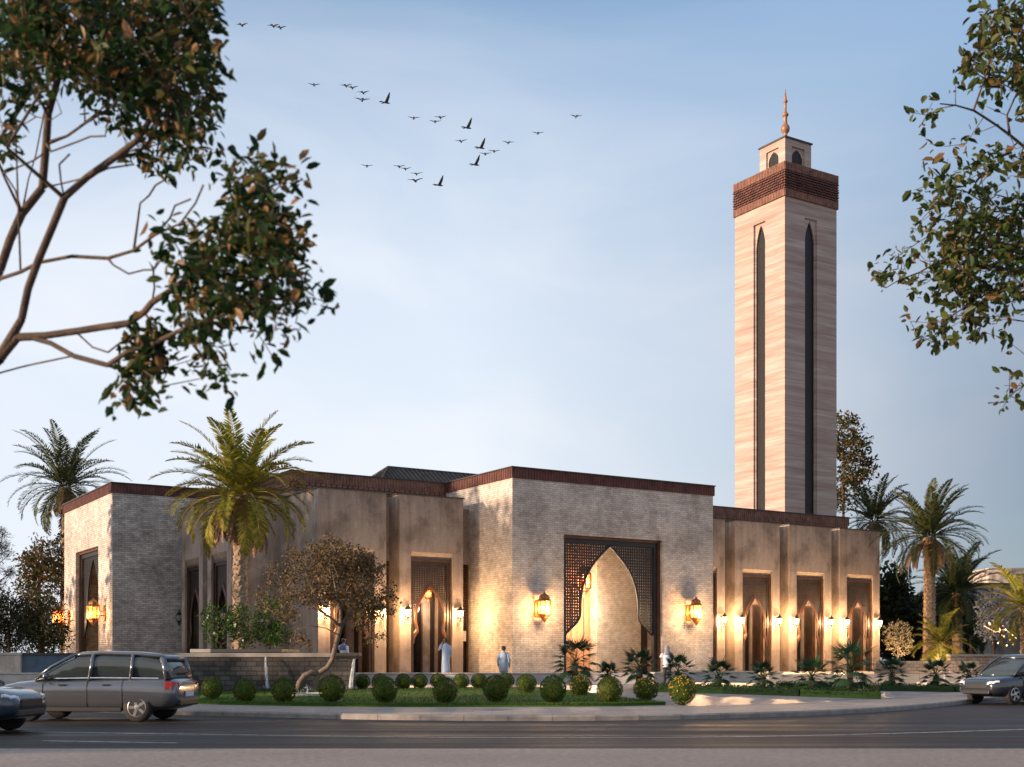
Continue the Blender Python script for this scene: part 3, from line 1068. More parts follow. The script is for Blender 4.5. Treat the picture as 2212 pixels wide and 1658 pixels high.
fn = MB().lathe([(.32, 37.2), (.32, 37.5), (.22, 37.75), (.13, 37.95), (.16, 38.08), (.27, 38.2), (.31, 38.38), (.27, 38.56), (.17, 38.68), (.13, 38.8), (.125, 39.2),
                 (.15, 39.24), (.22, 39.3), (.22, 39.4), (.13, 39.5), (.085, 39.6), (.08, 40.15), (.10, 40.18), (.16, 40.24), (.16, 40.3), (.11, 40.38), (.09, 40.5), (.01, 41.15)], 20, (c, c, 0))
fn.build("finial", M['bronze'], mn, True)

# ------------------------------------------------------------------ lamps
def point(name, loc, energy, col=(1, .66, .34), r=.08, parent=None):
    l = bpy.data.lights.new(name, 'POINT')
    l.energy = energy
    l.color = col
    l.shadow_soft_size = r
    o = bpy.data.objects.new(name, l)
    COL.objects.link(o)
    o.location = loc
    if parent: o.parent = parent
    return o

def lantern_body(root, zc, glass, metal, y=-.62, k=1.0):
    """big octagonal hanging-style lantern body: cap, glass, base, ribs"""
    cpm = MB().lathe([(r * k, zc + z * k) for r, z in [(.34, .34), (.36, .38), (.30, .46), (.27, .48), (.27, .56), (.24, .64), (.15, .70), (.07, .74), (.04, .82), (.01, .86)]], 8, (0, y, 0), math.pi / 8)
    cpm.build("cap", metal, root)
    gl = MB().lathe([(r * k, zc + z * k) for r, z in [(.30, -.28), (.31, .34)]], 8, (0, y, 0), math.pi / 8)
    gl.build("glass", glass, root)
    bs = MB().lathe([(r * k, zc + z * k) for r, z in [(.02, -.70), (.08, -.64), (.16, -.52), (.20, -.46), (.20, -.43), (.24, -.42), (.27, -.36), (.31, -.34), (.33, -.28)]], 8, (0, y, 0), math.pi / 8)
    bs.build("base", metal, root)
    rb = MB()
    for i in range(8):
        a = 2 * math.pi * i / 8 + math.pi / 8
        rb.tube([(math.cos(a) * .315 * k, y + math.sin(a) * .315 * k, zc - .28 * k), (math.cos(a) * .325 * k, y + math.sin(a) * .325 * k, zc + .34 * k)], .032 * k, 5)
    for zz in (-.12, .2):
        pts = [(math.cos(2 * math.pi * i / 8 + math.pi / 8) * .318 * k, y + math.sin(2 * math.pi * i / 8 + math.pi / 8) * .318 * k, zc + zz * k) for i in range(9)]
        rb.tube(pts, .016 * k, 4, False)
    rb.build("glazing_bars", metal, root)

def wall_lantern(t, s, rot, label, energy, dim=False):
    root = thing("wall_lantern", label, "lantern", L2W(t, s, 4.15), ANG + rot, "large brass lanterns on the portals")
    lantern_body(root, 0, M['glow_amber'] if dim else M['glow'], M['brass'])
    pl = MB().prism([(-.14, -.42), (.14, -.42), (.2, -.3), (.2, .3), (.14, .42), (-.14, .42), (-.2, .3), (-.2, -.3)], 0, .05)
    pl.xform(Matrix.Rotation(math.pi / 2, 4, 'X'))
    pl.build("wall_plate", M['brass'], root)
    MB().tube([(0, -.04, .12), (0, -.33, .12)], .03).tube([(0, -.04, -.12), (0, -.33, -.12)], .03).build("bracket", M['brass'], root)
    point("bulb", (0, -.62, .0), energy * 1.6, (1, .62, .30), r=.09, parent=root)
    point("glow", (0, -1.15, -.2), energy * 1.7, (1, .64, .33), r=.3, parent=root)  # extra point in front of the lantern, added to widen its wash
    return root

wall_lantern(1.5, 0, 0, "large lit brass lantern on the pale brick left of the tall entrance arch", 95)
wall_lantern(11.36, 0, 0, "large lit brass lantern on the pale brick right of the tall entrance arch", 95)
wall_lantern(-15.47, 17.8, -math.pi / 2, "amber brass lantern on side portal wall, nearer the brick corner", 60, True)
wall_lantern(-15.47, 26.45, -math.pi / 2, "amber brass lantern on side portal wall, nearer the pine trees", 60, True)

def hanging(t, s, zc, ztop, label, energy, k=1.0):
    root = thing("hanging_lantern", label, "lantern", L2W(t, s, 0), ANG, "hanging lanterns")
    lantern_body(root, zc, M['glow_amber'], M['brass'], 0, k)
    MB().tube([(0, 0, zc + .84 * k), (0, 0, ztop)], .02).build("chain", M['iron'], root)
    point("bulb", (0, 0, zc), energy * .45, (1, .70, .44), .06, root)
    point("glow", (0, 0, zc - 1.3 * k), energy * .8, (1, .74, .50), .25, root)  # extra point below the lantern, added to brighten the interior
    return root
hanging(5.78, 2.0, 5.75, 8.05, "big red and gold lantern hanging inside the tall entrance arch", 560, 1.15)
hanging(-2.3, 4.6, 5.0, 6.8, "small red lantern hanging inside the doorway with the man on the phone", 60, .55)
for tt, lb in ((19.34, "small lantern hanging inside the arched bay next to the entrance portal"), (23.77, "small lantern hanging inside the middle arched bay below the minaret"),
               (28.15, "small lantern hanging inside the end arched bay by the garden")):
    hanging(tt, 4.6, 5.6, 6.8, lb, 75, .5)

lamp_proto = None
def carriage_lamp(loc, rz, label, lit, energy=38):
    root = thing("carriage_lamp", label, "wall lamp", loc, rz, "carriage lamps on the bays")
    y = -.3
    cp = MB().lathe([(.19, .16), (.19, .18), (.12, .28), (.05, .34), (.03, .38), (.035, .42), (.005, .46)], 6, (0, y, 0))
    cp.build("cap", M['iron'], root)
    gl = MB().lathe([(.09, -.16), (.155, .16)], 6, (0, y, 0))
    gl.build("glass", M['glow_small'] if lit else M['lampglass'], root)
    fr = MB()
    for i in range(6):
        a = i * math.pi / 3
        fr.tube([(.095 * math.cos(a), y + .095 * math.sin(a), -.16), (.165 * math.cos(a), y + .165 * math.sin(a), .16)], .011, 4)
    fr.lathe([(.02, -.40), (.05, -.34), (.04, -.28), (.08, -.22), (.11, -.18), (.11, -.155)], 8, (0, y, 0))
    fr.build("frame", M['iron'], root)
    MB().tube([(0, -.03, .2), (0, -.05, -.05), (0, -.1, -.3), (0, -.2, -.38), (0, y, -.36)], .018, 6).box(-.05, .05, -.035, 0, -.22, .25).build("bracket", M['iron'], root)
    if lit:
        point("bulb", (0, -.3, .0), energy * .95, (1, .68, .36), .035, root)
        point("glow", (0, -.62, -.05), energy * .95, (1, .62, .30), .14, root)  # added point ahead of the lamp, spreads more light on the wall
    return root

names = {-2.86: "doorway bay with the man on the phone", 14.94: "narrow bay beside the entrance portal", 19.34: "first full arched bay past the portal", 23.77: "middle arched bay", 28.15: "end arched bay by the garden", -7.245: "corner bay behind the brown tree"}
for bx, nm in names.items():
    for sx, sd_ in ((-1.5, "left"), (1.5, "right")):
        if bx == 14.94 and sx < 0: continue
        e = 150 if bx > 0 else (115 if bx > -5 else 85)
        carriage_lamp(L2W(bx + sx, 3.12, 3.92), ANG, f"lit carriage lamp on the {sd_} of the {nm}", True, e)
for sy, lb in ((10.45, "unlit carriage lamp on plaster between the two shaded doorways"), (7.45, "unlit brassy carriage lamp by shaded doorway above the white flowers")):
    carriage_lamp(L2W(-12.0, sy, 3.75), ANG - math.pi / 2, lb, False)
carriage_lamp(L2W(-11.9, 16.15, 3.9), ANG, "unlit black carriage lamp at the edge of the grey brick wall", False)

# ------------------------------------------------------------------ plants
def leaf_quad(b, p, d, nrm, L, w, oval=False):
    """leaf with a folded midrib: 4 vertices, 2 triangles"""
    s = d.cross(nrm)
    if s.length < 1e-6: s = d.orthogonal()
    s.normalize()
    up = s.cross(d)
    mid = p + d * (L * .45)
    if oval:
        e = up * w * .15
        m1, m2 = p + d * (L * .28), p + d * (L * .68)
        b.add([p, m1 + s * w * .44 + e, m2 + s * w * .42 + e, p + d * L - up * L * .06, m2 - s * w * .42 + e, m1 - s * w * .44 + e], [(0, 1, 2, 3), (0, 3, 4, 5)])
        return
    b.add([p, mid + s * w * .5 + up * w * .15, p + d * L, mid - s * w * .5 + up * w * .15], [(0, 1, 2), (0, 2, 3)])

def rdir(r, up=0.0):
    while True:
        v = Vector((r.uniform(-1, 1), r.uniform(-1, 1), r.uniform(-1, 1)))
        if .05 < v.length < 1:
            v.normalize()
            v.z += up
            return v.normalized()

def grow(r, chains, targets, rmin=.006, rmax=None, pipe=2.3, bias=.35, wob=.12):
    """branches from the given limb chains out to every target point. Returns a list of (points, radii) and the tips"""
    pos, par, dep = [], [], []
    for ch in chains:
        p0 = -1
        if ch and isinstance(ch[0], int):
            p0 = ch[0]
            ch = ch[1:]
        for p in ch:
            pos.append(Vector(p)); par.append(p0)
            dep.append(0 if p0 < 0 else dep[p0] + (pos[p0] - pos[-1]).length)
            p0 = len(pos) - 1
    arr = [tuple(p) for p in pos]
    tg = [Vector(t) for t in targets]
    A = np.array(arr)
    tg.sort(key=lambda t: float(np.min(np.sum((A - np.array(t)) ** 2, 1))))
    tips = []
    for t in tg:
        A = np.array(arr)
        d = np.sqrt(np.sum((A - np.array(t)) ** 2, 1))
        cost = d + bias * np.array(dep)
        i = int(np.argmin(cost))
        dist = d[i]
        k = max(1, min(4, int(dist / .5)))
        p = i
        a = pos[i]
        for j in range(1, k + 1):
            f = j / k
            q = a.lerp(t, f)
            if j < k:
                q = q + Vector((r.uniform(-1, 1), r.uniform(-1, 1), r.uniform(-.6, 1))) * dist * wob
            pos.append(q); par.append(p); dep.append(dep[p] + (pos[p] - q).length); arr.append(tuple(q))
            p = len(pos) - 1
        tips.append(p)
    n = len(pos)
    cnt = [0.0] * n
    nchain = sum(len([q for q in c_ if not isinstance(q, int)]) for c_ in chains)
    has = [False] * n
    for i in range(n):
        if par[i] >= 0: has[par[i]] = True
    for i in range(n - 1, -1, -1):
        if not has[i]: cnt[i] = max(cnt[i], 5.0 if i < nchain else 1.0)
        if par[i] >= 0: cnt[par[i]] += cnt[i]
    rad = [rmin * (c ** (1 / pipe)) for c in cnt]
    if rmax:
        k = rmax / max(rad)
        if k < 1: rad = [max(rmin * .7, x * k) for x in rad]
    b = MB()
    for i in range(n):
        if par[i] >= 0:
            rp_ = min(rad[par[i]], rad[i] * 1.6)
            b.tube([pos[par[i]], pos[i]], [rp_, rad[i]], 7 if rad[i] > .04 else 5, False)
    return b, [(pos[i], (pos[i] - pos[par[i]]).normalized() if par[i] >= 0 and (pos[i] - pos[par[i]]).length > 1e-6 else Vector((0, 0, 1))) for i in tips]

def leaves(r, tips, per, spread, L, w, droop=-.1, up=.4, mix=False):
    b = MB()
    for p, d in tips:
        for _ in range(per):
            o = rdir(r) * spread * r.random() ** .6
            dd = (d * .5 + rdir(r, droop)).normalized()
            nn = (rdir(r) + Vector((0, 0, up * 2))).normalized()
            k = r.uniform(.45, 1.45) if mix else r.uniform(.7, 1.25)
            leaf_quad(b, p + o, dd, nn, L * k, w * k, mix)
    return b

def ellipsoid_pts(r, c, rx, ry, rz, n, hollow=.25, clump=0, zmin=-1):
    out = []
    cl = [rdir(r) for _ in range(max(1, clump))]
    while len(out) < n:
        v = rdir(r) * (hollow + (1 - hollow) * r.random() ** .5)
        if v.z < zmin: continue
        if clump and max(v.normalized().dot(q) for q in cl) < .78 and r.random() < .75: continue
        out.append(Vector((c[0] + v.x * rx, c[1] + v.y * ry, c[2] + v.z * rz)))
    return out

def tree(name, label, base, trunk, crown_c, rad3, n, per, spread, L, w, leaf, bark='bark', seed=1, rmin=.012, rmax=.2, clump=8, group=None, hollow=.3, zmin=-.9, bias=.35):
    r = random.Random(seed)
    root = thing(name, label, "tree", base, 0, group)
    pts = ellipsoid_pts(r, crown_c, *rad3, n, hollow, clump, zmin)
    b, tips = grow(r, [trunk], pts, rmin, rmax, bias=bias)
    b.build("trunk", M[bark], root, True)
    me = leaves(r, tips, per, spread, L, w).mesh("crown", M[leaf])
    link("crown", me, root)
    return root

def frond(b, r, base, az, el, L, wid, droop, n=34, vee=.5, rb=None):
    """pinnate palm frond arching from base"""
    h = Vector((math.cos(az), math.sin(az), 0))
    side = Vector((-math.sin(az), math.cos(az), 0))
    pts = []
    a = el
    p = Vector(base)
    st = L / n
    for i in range(n + 1):
        pts.append(p.copy())
        t = i / n
        p = p + (h * math.cos(a) + Vector((0, 0, math.sin(a)))) * st
        a -= droop * (.4 + 1.4 * t) / n
    (rb or b).tube(pts[::3] + [pts[-1]], [max(.006, .03 * (1 - .85 * i / (len(pts[::3])))) for i in range(len(pts[::3]) + 1)], 4, False)
    for i in range(int(n * .10), n + 1):
        t = i / n
        d = (pts[min(i + 1, n)] - pts[max(i - 1, 0)]).normalized()
        upv = side.cross(d).normalized()
        if upv.z < 0 and abs(d.z) < .95: upv = -upv
        ll = wid * (math.sin(math.pi * min(1, (.12 + t * .86))) ** .6) * r.uniform(.85, 1.1)
        for sg in (-1, 1):
            for q in range(2):
                pp = pts[i] + d * st * (q * .5)
                dd = (d * r.uniform(.55, .8) + side * sg * r.uniform(.75, .95) + upv * (vee * r.uniform(.3, .9)) - Vector((0, 0, .28 * r.random()))).normalized()
                leaf_quad(b, pp, dd, upv + side * sg * .3, ll, .07)

def palm(label, base, h, r_t, crown_r, seed, nf=44, leaf='palm', dead=10, lean=(0, 0), group=None, wid=.5, n=30, dead_len=.45, span=118):
    r = random.Random(seed)
    root = thing("palm_tree", label, "palm tree", base, 0, group)
    tr = MB()
    m = max(8, int(h / .11))
    prof = []
    for i in range(m + 1):
        t = i / m
        rr = r_t * (1.18 - .25 * t + (.22 * max(0, t - .86) / .14))
        prof.append((rr * (1.05 if i % 2 else .93), t * h))
    n0 = 14
    for i, (rr, z) in enumerate(prof):
        for k in range(n0):
            a = 2 * math.pi * (k + (.5 if (i // 2) % 2 else 0)) / n0
            q = rr * (1.06 if (k + i // 2) % 2 else .95)
            tr.v.append((q * math.cos(a) + lean[0] * (z / h) ** 2, q * math.sin(a) + lean[1] * (z / h) ** 2, z))
    for i in range(m):
        for k in range(n0):
            a, b_ = i * n0 + k, i * n0 + (k + 1) % n0
            tr.f.append((a, b_, b_ + n0, a + n0))
    # leaf-base boots
    for i in range(int(h * 26)):
        z = h * r.random()
        a = r.uniform(0, 6.283)
        rr = r_t * (1.15 - .25 * z / h)
        c_ = Vector((rr * math.cos(a) + lean[0] * (z / h) ** 2, rr * math.sin(a) + lean[1] * (z / h) ** 2, z))
        d = Vector((math.cos(a) * .45, math.sin(a) * .45, .9)).normalized()
        leaf_quad(tr, c_, d, Vector((math.cos(a), math.sin(a), 0)), .16, .13)
    tr.build("trunk", M['palmtrunk'], root)
    top = Vector((lean[0], lean[1], h))
    b, st = MB(), MB()
    for i in range(nf):
        u = (i + .5) / nf
        el = R(82) - u * R(span) + r.uniform(-.10, .10)
        az = i * 2.39996 + r.uniform(-.2, .2)
        dr = .75 + .9 * u + r.uniform(-.15, .2)
        frond(b, r, top + Vector((math.cos(az), math.sin(az), 0)) * r_t * .7 + Vector((0, 0, .25 * (1 - u))), az, el, crown_r * r.uniform(.86, 1.08) * (1 - .12 * u), wid, dr, n, rb=st)
    link("crown", b.mesh("crown", M[leaf]), root)
    st.build("stalks", M['palm_dead' if leaf == 'palm' else 'palm_dark'], root)
    if dead:
        b = MB()
        for i in range(dead):
            az = i * 2.39996 + r.uniform(-.3, .3)
            frond(b, r, top + Vector((math.cos(az), math.sin(az), 0)) * r_t * .8 - Vector((0, 0, .1)), az, R(-44) + r.uniform(-.2, .2), crown_r * dead_len * r.uniform(.8, 1.15), wid * .62, .9, int(n * .6), .15)
        link("dead_fronds", b.mesh("dead_fronds", M['palm_dead']), root)
    return root

def fan_palm(label, base, h, spread, seed, nf=22):
    r = random.Random(seed)
    root = thing("fan_palm", label, "palm", base, 0, "fan palms in front of the terrace")
    th = h * .44
    tr = MB().tube([(0, 0, -.05), (.01, .01, th * .5), (0, 0, th)], [.11, .10, .12], 9)
    for i in range(60):
        a = r.uniform(0, 6.28); z = th * r.random()
        leaf_quad(tr, Vector((.1 * math.cos(a), .1 * math.sin(a), z)), Vector((math.cos(a) * .5, math.sin(a) * .5, .85)).normalized(), Vector((math.cos(a), math.sin(a), 0)), .12, .08)
    tr.build("trunk", M['bark'], root)
    b, st = MB(), MB()
    for i in range(nf):
        u = (i + .5) / nf
        el = R(80) - u * R(112)
        az = i * 2.39996 + r.uniform(-.25, .25)
        pl = (spread * .74) * r.uniform(.8, 1.1)
        hd = Vector((math.cos(az), math.sin(az), 0))
        d = (hd * math.cos(el) + Vector((0, 0, math.sin(el)))).normalized()
        p0 = Vector((0, 0, th - .05 + .12 * (1 - u)))
        mid = p0 + d * pl * .5
        d2 = (d - Vector((0, 0, .25 + .3 * u))).normalized()
        p1 = mid + d2 * pl * .5
        st.tube([p0, mid, p1], [.016, .012, .009], 4, False)
        sd_ = Vector((-math.sin(az), math.cos(az), 0))
        nn = sd_.cross(d2).normalized()
        m = 19
        for k in range(m):
            a = R(-112) + R(224) * k / (m - 1)
            dd = (d2 * math.cos(a) + sd_ * math.sin(a) + nn * .12 - Vector((0, 0, .30 * abs(math.sin(a)) * u + .12 * r.random()))).normalized()
            ll = spread * .56 * (1 - .25 * abs(a) / 2) * r.uniform(.88, 1.08)
            leaf_quad(b, p1, dd, nn, ll, .055)
    link("crown", b.mesh("crown", M['fan']), root)
    st.build("stalks", M['hedge'], root)
    return root

# --- palms
wpl = L2W(-15, 30)
palm("tall date palm behind the grey brick side portal, its fronds above the roof", (PX(142, 86), 86, PZ), 12.6, .34, 4.6, 11, 52, 'palm_mid', 16, wid=.66)
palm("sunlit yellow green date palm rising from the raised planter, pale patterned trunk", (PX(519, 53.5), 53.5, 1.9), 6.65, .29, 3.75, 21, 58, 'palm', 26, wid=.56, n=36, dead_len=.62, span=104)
palm("big date palm standing clear of other palms in the garden, arching fronds", (PX(2008, 76), 76, PZ), 8.2, .33, 3.9, 31, 52, 'palm_mid', 18, wid=.52, n=32, dead_len=.55, span=106)
palm("date palm half hidden behind the end arched bay", (PX(1888, 92), 92, PZ), 10.9, .34, 3.6, 41, 40, 'palm_mid', 6, wid=.55)
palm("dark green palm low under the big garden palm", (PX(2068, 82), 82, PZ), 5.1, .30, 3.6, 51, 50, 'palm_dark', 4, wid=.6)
palm("palm at the picture edge before the concrete building, amber lit fronds", (PX(2216, 70), 70, PZ), 3.6, .28, 3.1, 61, 38, 'palm', 6, wid=.5)
palm("small lamp lit palm behind the warm stone wall", (PX(2030, 71.5), 71.5, PZ), 1.5, .17, 2.1, 71, 26, 'palm', 0, wid=.42, n=26)

# --- fan palms in the front beds
FP = [(1242, 49.5, 1357, 55, "largest fan palm left of the tall entrance arch"), (1312, 51, 1422, 27, "smallest fan palm, before the lit brick pier"), (1381, 50, 1384, 42, "fan palm before the right foot of the entrance arch"),
      (1465, 50, 1405, 38, "fan palm beside the man in the white shirt"), (1552, 49, 1418, 38, "fan palm at the start of the low hedge"), (1647, 48.5, 1420, 35, "fan palm before the first full arched bay"),
      (1753, 48.5, 1418, 45, "fan palm before the gap between the middle and end bays"), (1836, 47.5, 1370, 60, "tallest fan palm, before the end arched bay"), (1926, 56, 1417, 36, "fan palm before the steps"),
      (2022, 56.5, 1420, 36, "fan palm beside the splashing fountain"), (2092, 57, 1422, 30, "fan palm behind the dark car")]
for i, (x, Y, top, hw, lb) in enumerate(FP):
    X = PX(x, Y)
    z = H(X, Y)
    hh = EYE + (1425 - top) * Y / 2690 - z
    fan_palm(lb, (X, Y, z), hh / 1.02, hw * Y / 2690, 100 + i, 24)

# --- clipped bushes
def bush_mesh(seed, rx, rz, n=2400):
    r = random.Random(seed)
    b = MB()
    prof = [(.01, .16)] + [(rx * .80 * math.sin(math.pi * k / 10) , .14 + rz * .9 + rz * .80 * -math.cos(math.pi * k / 10)) for k in range(1, 10)] + [(.01, .14 + rz * 1.7)]
    b.lathe(prof, 14)
    wob = [(rdir(r), r.uniform(-.03, .09)) for _ in range(16)]
    for _ in range(n):
        v = rdir(r)
        k = r.uniform(.90, 1.0) + sum(a * max(0, v.dot(q) - .75) * 1.5 for q, a in wob)
        p = Vector((v.x * rx * k, v.y * rx * k, .14 + rz * .95 + v.z * rz * k))
        if p.z < .08: continue
        d = (v * .6 + rdir(r, .2)).normalized()
        leaf_quad(b, p, d, (v + rdir(r) * .6).normalized(), r.uniform(.04, .065), r.uniform(.03, .042))
    return b.mesh("foliage", M['topiary'])
bmeshes = [bush_mesh(s, .47, .44) for s in (1, 2, 3)]
def stem_mesh():
    b = MB(); r = random.Random(9)
    for i in range(7):
        a = r.uniform(0, 6.28)
        b.tube([(0.04 * math.cos(a), .04 * math.sin(a), -.03), (.1 * math.cos(a), .1 * math.sin(a), .2), (.25 * math.cos(a), .25 * math.sin(a), .42)], [.02, .015, .01], 5)
    return b.mesh("stem", M['bark'])
stemm = stem_mesh()
def flower_mesh(seed, n, m, upper):
    r = random.Random(seed); b = MB()
    while n:
        v = rdir(r, .5 if upper else 0)
        if v.y > .5: continue
        p = Vector((v.x * .485, v.y * .485, .14 + .42 + v.z * .455))
        for k in range(4):
            leaf_quad(b, p, (rdir(r) + v * .6).normalized(), v, .035, .03)
        n -= 1
    return b.mesh("flowers", m)
fl_red = flower_mesh(1, 26, M['flower_red'], False)
fl_yel = flower_mesh(2, 90, M['flower_yellow'], True)
fl_few = flower_mesh(3, 14, M['flower_red'], False)
ORD = ["first", "second", "third", "fourth", "fifth", "sixth", "seventh", "eighth", "ninth", "tenth", "eleventh", "twelfth", "thirteenth", "fourteenth", "fifteenth"]
def bush(x, Y, wD, kind, lb, grp, sz=1.0):
    X = PX(x, Y)
    root = thing("clipped_bush", lb, "bush", (X, Y, H(X, Y) + (.05 if LF(X) < Y < LB(X) and X < 4.8 else 0) - .10), (x * 1.7) % 6.28, grp)
    k = wD * Y / 2690 / .98
    root.scale = (k, k, k * sz)
    link("foliage", bmeshes[int(x) % 3], root)
    link("stem", stemm, root)
    if kind: link("flowers", kind, root).rotation_euler = (0, 0, -(x * 1.7) % 6.28)
    return root
FR = [(458, 43.2, 47, None), (528, 41, 50, None), (613, 40.4, 53, None), (716, 40.2, 58, None), (831, 39.7, 56, None), (961, 39.4, 54, fl_red), (1071, 39.9, 57, fl_few), (1195, 39.4, 58, None), (1317, 39.4, 57, fl_few), (1474, 39.6, 60, fl_yel)]
for i, (x, Y, w, k) in enumerate(FR):
    ex = {5: ", red flowered", 9: ", golden, alone on paving"}.get(i, "")
    bush(x, Y, w, k, f"round clipped bush, {ORD[i]} from the silver car in the front row{ex}", "clipped bushes in the front row", 1.12)
bush(1254, 44.3, 49, fl_yel, "round clipped bush set back between two front row bushes, right of the walking man", "clipped bushes set back on the lawn")
bush(1395, 42.0, 55, fl_yel, "round golden topped bush set back at the pointed end of the lawn", "clipped bushes set back on the lawn")
bush(1137, 46.5, 45, None, "round clipped bush set back on the grass near the walking man", "clipped bushes set back on the lawn")
for i, x in enumerate([482, 560, 638, 700, 782, 821, 871, 906, 947, 996, 1035, 1093]):
    bush(x, 50.2 + (i % 3) * .15, 36, None, f"small clipped bush, {ORD[i]} from the silver car along the back edge of the lawn", "small clipped bushes along the back of the lawn", 1.02)

# --- low hedges on the right
def hedge(label, pts, width, h, seed, n):
    r = random.Random(seed)
    root = thing("low_hedge", label, "hedge", (0, 0, 0), 0, "low hedges of the garden beds")
    b = MB()
    for i in range(len(pts) - 1):
        a, c_ = Vector(pts[i]), Vector(pts[i + 1])
        d = (c_ - a); nn = Vector((-d.y, d.x)).normalized()
        za, zc = H(a.x, a.y), H(c_.x, c_.y)
        q = [(a, za), (c_, zc)]
        ring = []
        for p, z in q:
            ring.append([(p.x - nn.x * width * .5, p.y - nn.y * width * .5, z), (p.x - nn.x * width * .42, p.y - nn.y * width * .42, z + h * .8), (p.x + nn.x * width * .42, p.y + nn.y * width * .42, z + h * .8), (p.x + nn.x * width * .5, p.y + nn.y * width * .5, z)])
        b.loft(ring)
        for _ in range(int(n * d.length)):
            t, u = r.random(), r.uniform(-.5, .5)
            p = a.lerp(c_, t) + nn * width * u
            z = H(p.x, p.y) + h * r.uniform(.3, 1.0) * (1 if abs(u) < .42 else .7)
            leaf_quad(b, Vector((p.x, p.y, z)), rdir(r, .6), rdir(r, .5), r.uniform(.06, .12), .035)
    link("foliage", b.mesh("foliage", M['hedge']), root)
    return root
def g2(x, y, z=.25):
    Y = (EYE - z) * 2690 / (y - 1425)
    return (PX(x, Y), Y)
hedge("low green hedge strip along the forecourt at the feet of the fan palms", [(5.6, 49.3), (8.3, 48.4), (11, 47.4), (13.8, 46.6)], 1.5, .30, 4, 700)
hedge("low hedge strip behind the tallest fan palm", [(11.6, 54.5), (15.0, 54.2)], 1.2, .28, 5, 500)
hedge("low hedge strip under the fan palms by the steps", [(15.9, 55.0), (19.5, 56.0), (22.5, 58.0)], 1.3, .28, 6, 500)

# --- raised planter with shrubs, stone fountain wall, waterfalls, pools
fw = thing("fountain_wall", "grey squared stone fountain wall with pale coping, two thin waterfalls down it", "wall", (0, 49.2, 0))
MB().box(-15.2, -7.05, 0, .5, .3, 1.68).build("wall_face", M['stonewall'], fw)
MB().box(-15.25, -7.06, -.08, .58, 1.68, 1.85).build("coping", M['step'], fw, bevel=.03)
b = MB().box(-7.04, -6.25, -.02, .5, .3, 1.6)
b.build("end_block", M['stonewall'], fw)
MB().loft([[(-7.05, -.05, 1.61), (-6.2, -.05, 1.61), (-6.2, .55, 1.61), (-7.05, .55, 1.61)], [(-7.05, -.16, 1.75), (-6.02, -.16, 1.75), (-6.02, .64, 1.75), (-7.05, .64, 1.75)], [(-7.05, -.16, 1.86), (-6.02, -.16, 1.86), (-6.02, .64, 1.86), (-7.05, .64, 1.86)]]).build("basin_rim", M['coping'], fw)

pb = thing("raised_planter", "dark rimmed raised planter, its lit end coloured pale, packed with leafy shrubs", "planter", (0, 50.6, 0))
MB().box(-12.9, -9.5, 0, 4.2, .4, 1.86).build("planter_body", M['stonewall'], pb)
MB().box(-12.2, -9.35, -.12, 4.3, 1.87, 2.02).build("rim", M['coping'], pb, bevel=.02)
MB().box(-13.05, -12.21, -.12, 4.3, 1.87, 2.02).build("rim", M['palestone'], pb, bevel=.02)  # light on this end put into a paler rim colour
def shrub(label, base, h, rad, n, per, leaf, seed, L=.16, w=.055, flowers=0, group=None, nm="shrub"):
    r = random.Random(seed)
    root = thing(nm, label, "shrub", base, 0, group)
    pts = ellipsoid_pts(r, (0, 0, h * .55), rad, rad, h * .5, n, .3, 7, -.95)
    b, tips = grow(r, [[(0, 0, -.05), (.03, 0, h * .12)]], pts, .006, .035, bias=.3)
    b.build("stems", M['bark'], root)
    link("foliage", leaves(r, tips, per, .20, L, w, .25).mesh("foliage", M[leaf]), root)
    if flowers:
        fb = MB()
        for p, d in r.sample(tips, min(flowers, len(tips))):
            for k in range(6):
                leaf_quad(fb, p + Vector((0, -.1, .08)), rdir(r, .2), Vector((0, -1, 0)), .09, .06)
        link("flowers", fb.mesh("flowers", M['flower_white']), root)
    return root
SH = "shrubs in the raised planter"
shrub("bright leafy shrub with white flowers at the planter's pale end", (-12.1, 51.6, 1.98), 1.9, .85, 110, 9, 'shrub', 1, flowers=7, group=SH)
shrub("bushy shrub at the foot of the sunlit palm trunk, white blossoms on top", (-11.0, 51.5, 1.98), 1.75, .85, 120, 9, 'shrub', 2, flowers=6, group=SH)
shrub("taller pointed shrub right of the sunlit palm trunk", (-10.1, 51.9, 1.98), 2.35, .62, 110, 9, 'shrub', 3, group=SH)
shrub("low broad shrub at the planter's dark end near the brown tree", (-9.75, 51.3, 1.98), 1.1, .6, 70, 9, 'shrub', 4, group=SH)

def waterfall(label, x0, Y, z0, z1, w0, w1, lean):
    b = MB(); r = random.Random(int(x0 * 10))
    rings = []
    for i in range(10):
        t = i / 9
        z = z0 + (z1 - z0) * t
        y = Y - .12 - .26 * math.sqrt(t)
        w = w0 + (w1 - w0) * t
        xx = x0 + lean * t
        rings.append([(xx - w, y, z), (xx - w * .3, y - .03, z), (xx + w * .4, y - .028, z), (xx + w, y, z), (xx + w * .3, y + .03, z), (xx - w * .4, y + .03, z)])
    b.loft(rings)
    for i in range(70):
        a = r.uniform(0, 6.28); d = r.uniform(.02, .28)
        p = Vector((x0 + lean + d * math.cos(a), Y - .38 + d * .5 * math.sin(a), z1 + r.uniform(0, .18) * (1 - d * 2)))
        leaf_quad(b, p, rdir(r), rdir(r), .035, .025)
    return tag(b.build("waterfall", M['waterfall'], None, True), label, "waterfall", "thin waterfalls of the fountain wall")
waterfall("thin white waterfall down the middle of the stone wall, behind the third bush", PX(575, 49.1), 49.12, 1.70, .47, .035, .075, .12)
waterfall("thin white waterfall off the wall's dark rim end, beside the curved trunk", PX(766, 49.1), 49.12, 1.62, .47, .05, .085, -.12)
